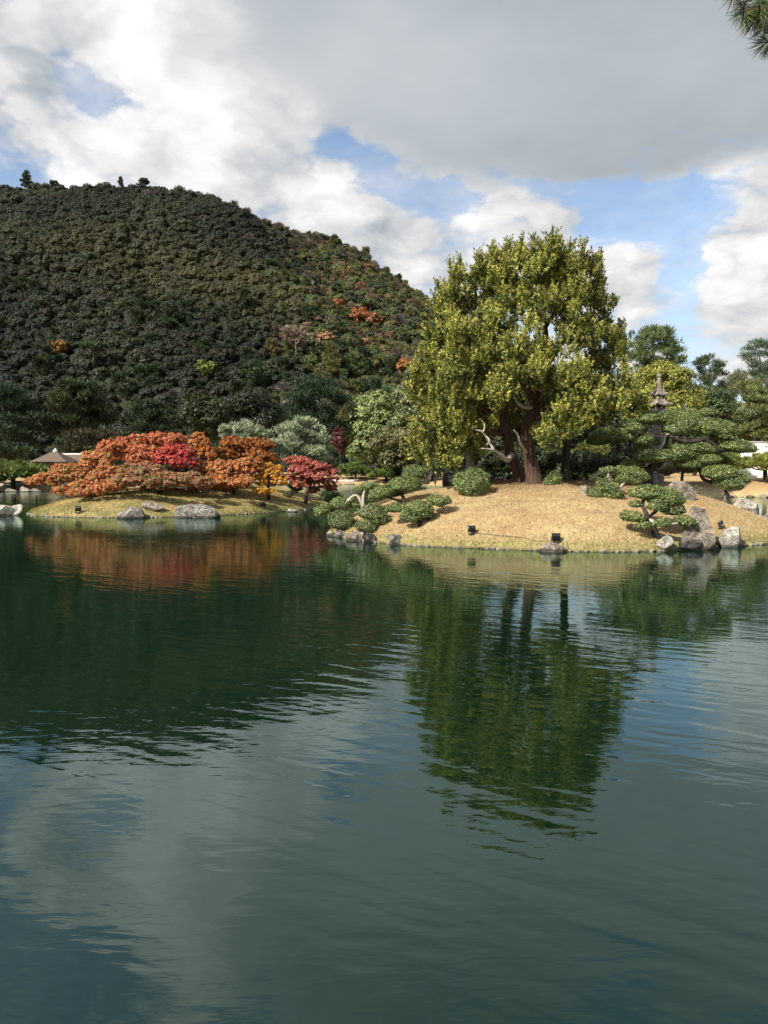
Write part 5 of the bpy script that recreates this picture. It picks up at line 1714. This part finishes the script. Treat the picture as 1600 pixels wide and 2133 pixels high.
lan_part('finial', [(0.07, zr1), (0.12, zr1 + 0.05), (0.13, zr1 + 0.10), (0.09, zr1 + 0.16), (0.02, zt2)], 14, 0, True)

# pavilion with hipped roof on the far bank
PD = 92.0
pc = at(116, 965, PD)
pgz = gz(pc.x, PD)
pav = thing('garden_pavilion', (pc.x, PD, pgz), 'small wooden pavilion with hipped shingle roof behind the low pines', 'pavilion')
kp = PD / FPX
ze = at(116, 962, PD).z - pgz
zt = at(116, 941, PD).z - pgz
hw = 38 * kp
bm = bmesh.new()
N = 9
prev = None
for i in range(N):         # stepped shingle courses
    t0, t1 = i / N, (i + 1) / N
    w0, w1 = hw + (0.25 - hw) * t0, hw + (0.25 - hw) * t1
    z0, z1 = ze + (zt - ze) * t0 ** 1.1, ze + (zt - ze) * t1 ** 1.1
    r0 = [bm.verts.new((sx_ * w0, sy_ * w0, z0)) for sx_, sy_ in ((-1, -1), (1, -1), (1, 1), (-1, 1))]
    r1 = [bm.verts.new((sx_ * (w0 - 0.02), sy_ * (w0 - 0.02), z0 + 0.05)) for sx_, sy_ in ((-1, -1), (1, -1), (1, 1), (-1, 1))]
    r2 = [bm.verts.new((sx_ * w1, sy_ * w1, z1 + 0.015)) for sx_, sy_ in ((-1, -1), (1, -1), (1, 1), (-1, 1))]
    for a, b in ((r0, r1), (r1, r2)):
        for k2 in range(4):
            bm.faces.new((a[k2], a[(k2 + 1) % 4], b[(k2 + 1) % 4], b[k2]))
    if prev is None:
        bm.faces.new(r0[::-1])
    prev = r2
bm.faces.new(prev)
roof = link('roof', bm_mesh('roof', bm), M['roof'], pav)
V, F = ring([(0.30, zt), (0.30, zt + 0.12), (0.16, zt + 0.22), (0.20, zt + 0.30), (0.05, zt + 0.42)], 10)
link('roof_finial', mesh_np('roof_finial', V, F), M['tile'], roof)
for a in (-1, 1):
    for b in (-1, 1):
        bm = bmesh.new()
        add_box(bm, (a * hw * 0.75, b * hw * 0.75, ze / 2 + 0.01), (0.16, 0.16, ze))
        link('post', bm_mesh('post', bm), M['wood'], pav)
bm = bmesh.new()
add_box(bm, (0, hw * 0.7, ze * 0.5), (hw * 1.4, 0.08, ze * 0.96))
link('back_wall', bm_mesh('back_wall', bm), M['wood'], pav)
bm = bmesh.new()
add_box(bm, (0, -hw * 0.78, ze * 0.93), (hw * 1.6, 0.10, 0.16))
link('lintel', bm_mesh('lintel', bm), M['wood'], pav)
# adjoining low building: long roof with a pale ridge
ac = at(175, 950, PD + 4)
ag = gz(ac.x, PD + 4)
ann = thing('low_building', (ac.x, PD + 4, ag), 'long low roof with pale ridge running behind the orange maple from the pavilion', 'building')
zr_, ze_ = at(175, 947, PD + 4).z - ag, at(175, 964, PD + 4).z - ag
Lh = 3.2
V = [(-Lh, -1.8, ze_), (Lh, -1.8, ze_), (Lh, 0, zr_), (-Lh, 0, zr_), (-Lh, 1.8, ze_), (Lh, 1.8, ze_)]
link('roof', mesh_np('roof', V, [(0, 1, 2, 3), (3, 2, 5, 4), (0, 3, 4), (1, 5, 2), (0, 4, 5, 1)]), M['roof'], ann)
bm = bmesh.new()
add_box(bm, (0, 0, zr_ + 0.06), (2 * Lh + 0.1, 0.30, 0.22), None, 0.03)
link('ridge', bm_mesh('ridge', bm), M['tile'], ann)
bm = bmesh.new()
add_box(bm, (0, 0, ze_ / 2 - 0.01), (2 * Lh - 0.6, 2.9, ze_ - 0.02))
link('wall', bm_mesh('wall', bm), M['wood'], ann)

# bamboo fence by the gravel path across the channel
fc = at(728, 998, 121.0)
fg = gz(fc.x, 121.0)
fen = thing('bamboo_fence', (fc.x, 121.0, fg), 'low bamboo lattice fence by the gravel across the channel', 'fence')
for i in range(8):
    bm = bmesh.new()
    add_box(bm, (-3.5 + i, 0, 0.55), (0.10, 0.10, 1.3))
    link('post', bm_mesh('post', bm), M['wood'], fen)
for i in range(4):
    bm = bmesh.new()
    add_box(bm, (0, -0.07, 0.2 + 0.3 * i), (7.4, 0.05, 0.07))
    link('rail', bm_mesh('rail', bm), M['bamboo'], fen)
for i in range(22):
    bm = bmesh.new()
    add_box(bm, (-3.6 + 0.34 * i, -0.12, 0.6), (0.06, 0.04, 1.15))
    link('slat', bm_mesh('slat', bm), M['bamboo'], fen)

# white plastered garden wall on the right
wc = at(1620, 945, 78.0)
wg = gz(wc.x, 78.0)
wal = thing('garden_wall', (wc.x, 78.0, wg), 'white plastered wall showing between the yellow-green pines', 'wall')
wt = at(1620, 921, 78.0).z - wg
bm = bmesh.new()
add_box(bm, (0, 0, wt / 2 - 0.1), (7.6, 0.4, wt + 0.2))
link('panel', bm_mesh('panel', bm), M['plaster'], wal)
bm = bmesh.new()
add_box(bm, (0, 0, wt + 0.04), (7.9, 0.6, 0.07), None, 0.01)
link('coping', bm_mesh('coping', bm), M['tile'], wal)

# ------------------------------------------------------------------ near pine whose bough enters the upper corner
nb = Vector((4.3, 0.4, gz(4.3, 0.4)))
npine = thing('pine_tree', nb, 'near pine bough with long needles hanging into the upper corner', 'tree')
tube_part('trunk', npine, [nb - Vector((0, 0, 0.3)), nb + Vector((0.1, 0.1, 1.6)), nb + Vector((-0.1, 0.25, 3.4)), nb + Vector((0.15, 0.2, 5.0)), nb + Vector((0.3, 0.3, 6.8))], [0.26, 0.21, 0.18, 0.13, 0.05], M['bark'], 14, 5, 0.1, 3)
ND = 3.3
hub = np.array(at(1612, 20, ND))
st = np.array(nb + Vector((0.05, 0.25, 4.4)))
tube_part('branch', npine, [st, st + np.array([-0.9, 0.7, 0.25]), 0.5 * (st + hub) + np.array([0.1, 0.5, 0.35]), hub + np.array([0.12, 0.05, 0.10]), hub], [0.08, 0.06, 0.04, 0.02, 0.009], M['bark'], 8, 6, 0.08, 4)
r = np.random.default_rng(9)
tufts = [((1556, 0), (1548, 30)), ((1590, -12), (1578, 28)), ((1572, 10), (1572, 48)), ((1600, 20), (1592, 62)), ((1622, 0), (1618, 50)), ((1612, 78), (1594, 90)), ((1640, 70), (1628, 100)), ((1545, -45), (1530, -15)), ((1640, -30), (1640, 10))]
Cn, An, Bn, Ln, Wn, Tn = [], [], [], [], [], []
for (a, b) in tufts:
    p0 = np.array(at(a[0], a[1], ND + r.uniform(-0.06, 0.06)))
    p1 = np.array(at(b[0], b[1], ND + r.uniform(-0.06, 0.06)))
    tube_part('twig', npine, [hub + (p0 - hub) * 0.02, 0.5 * (hub + p0) + np.array([0, 0, 0.02]), p0, p1], [0.008, 0.007, 0.006, 0.003], M['bark'], 6, 4)
    ax = unit(p1 - p0)
    n = 210
    s = r.random(n)
    base_ = p0 + (p1 - p0) * s[:, None]
    rd = r.normal(size=(n, 3))
    rd -= (rd @ ax)[:, None] * ax
    rd = unit(rd)
    A = unit(ax * r.uniform(0.25, 1.1, n)[:, None] + rd * 0.85 + np.array([-0.12, 0, -0.10]))
    ln = 0.088 * r.uniform(0.7, 1.15, n)
    Cn.append(base_ + A * (ln / 2)[:, None])
    An.append(A)
    Bn.append(unit(np.cross(A, r.normal(size=(n, 3)))))
    Ln.append(ln)
    Wn.append(np.full(n, 0.0026))
    mixv = r.random((n, 1))
    col = np.array((0.035, 0.075, 0.035)) * (1 - mixv) + np.array((0.13, 0.17, 0.045)) * mixv
    brown = (r.random((n, 1)) < 0.07)
    Tn.append(np.where(brown, np.array((0.30, 0.15, 0.04)), col))
me = diamonds('needles', np.concatenate(Cn) - np.array(nb), np.concatenate(An), np.concatenate(Bn), np.concatenate(Ln), np.concatenate(Wn), np.concatenate(Tn))
link('needles', me, M['needle'], npine, None, 'stuff')
up_l = [(np.array([0.2 + 0.9 * math.cos(a), 0.2 + 0.9 * math.sin(a), 6.2 + 0.5 * math.sin(3 * a)]), (0.8, 0.8, 0.35)) for a in np.arange(0, 6.2, 0.9)] + [(np.array([0.3, 0.3, 7.1]), (0.8, 0.8, 0.4))]
link('crown', foliage('crown', up_l, r, (0.03, 0.06, 0.025), (0.10, 0.14, 0.04), 'needle', 0.22, 1.6, 0.25, 22, 0.4), M['needle'], npine, None, 'stuff')

# a few fallen leaves afloat (too small to pick apart)
r = np.random.default_rng(44)
n = 60
X = r.uniform(-9, 9, n)
Y = r.uniform(4, 26, n)
ok = sdist(isle.poly, X, Y) < -0.3
X, Y = X[ok], Y[ok]
C = np.stack([X, Y, np.full(len(X), 0.006)], 1)
a = r.uniform(0, 6.28, len(X))
A = np.stack([np.cos(a), np.sin(a), np.zeros(len(X))], 1)
B = np.stack([-np.sin(a), np.cos(a), np.full(len(X), 0.06)], 1)
me = diamonds('floating_leaves', C, A, B, r.uniform(0.014, 0.028, len(X)), r.uniform(0.009, 0.016, len(X)), np.array([(0.35, 0.22, 0.08)]) * r.uniform(0.4, 1.3, (len(X), 1)))
link('floating_leaves', me, M['leaf'], None, None, 'stuff')['label'] = 'few fallen leaves floating on the pond'

# fallen maple leaves on the low island's grass
n = 1400
X = r.uniform(-20, -3, n)
Y = r.uniform(37.5, 50, n)
ok = sdist(isle2.poly, X, Y) > 0.3
X, Y = X[ok], Y[ok]
C = np.stack([X, Y, isle2.z(X, Y) + 0.05], 1)
a = r.uniform(0, 6.28, len(X))
A = unit(np.stack([np.cos(a), np.sin(a), r.normal(size=len(X)) * 0.4], 1))
B = unit(np.cross(A, np.array([0.1, 0.2, 1.0]) + r.normal(size=(len(X), 3)) * 0.4))
pal = np.array([(0.40, 0.12, 0.05), (0.46, 0.22, 0.07), (0.30, 0.14, 0.06)])[r.integers(0, 3, len(X))]
me = diamonds('fallen_leaves', C, A, B, r.uniform(0.06, 0.11, len(X)), r.uniform(0.05, 0.08, len(X)), pal)
link('fallen_leaves', me, M['maple'], None, None, 'stuff')['label'] = 'fallen maple leaves lying on the grass'
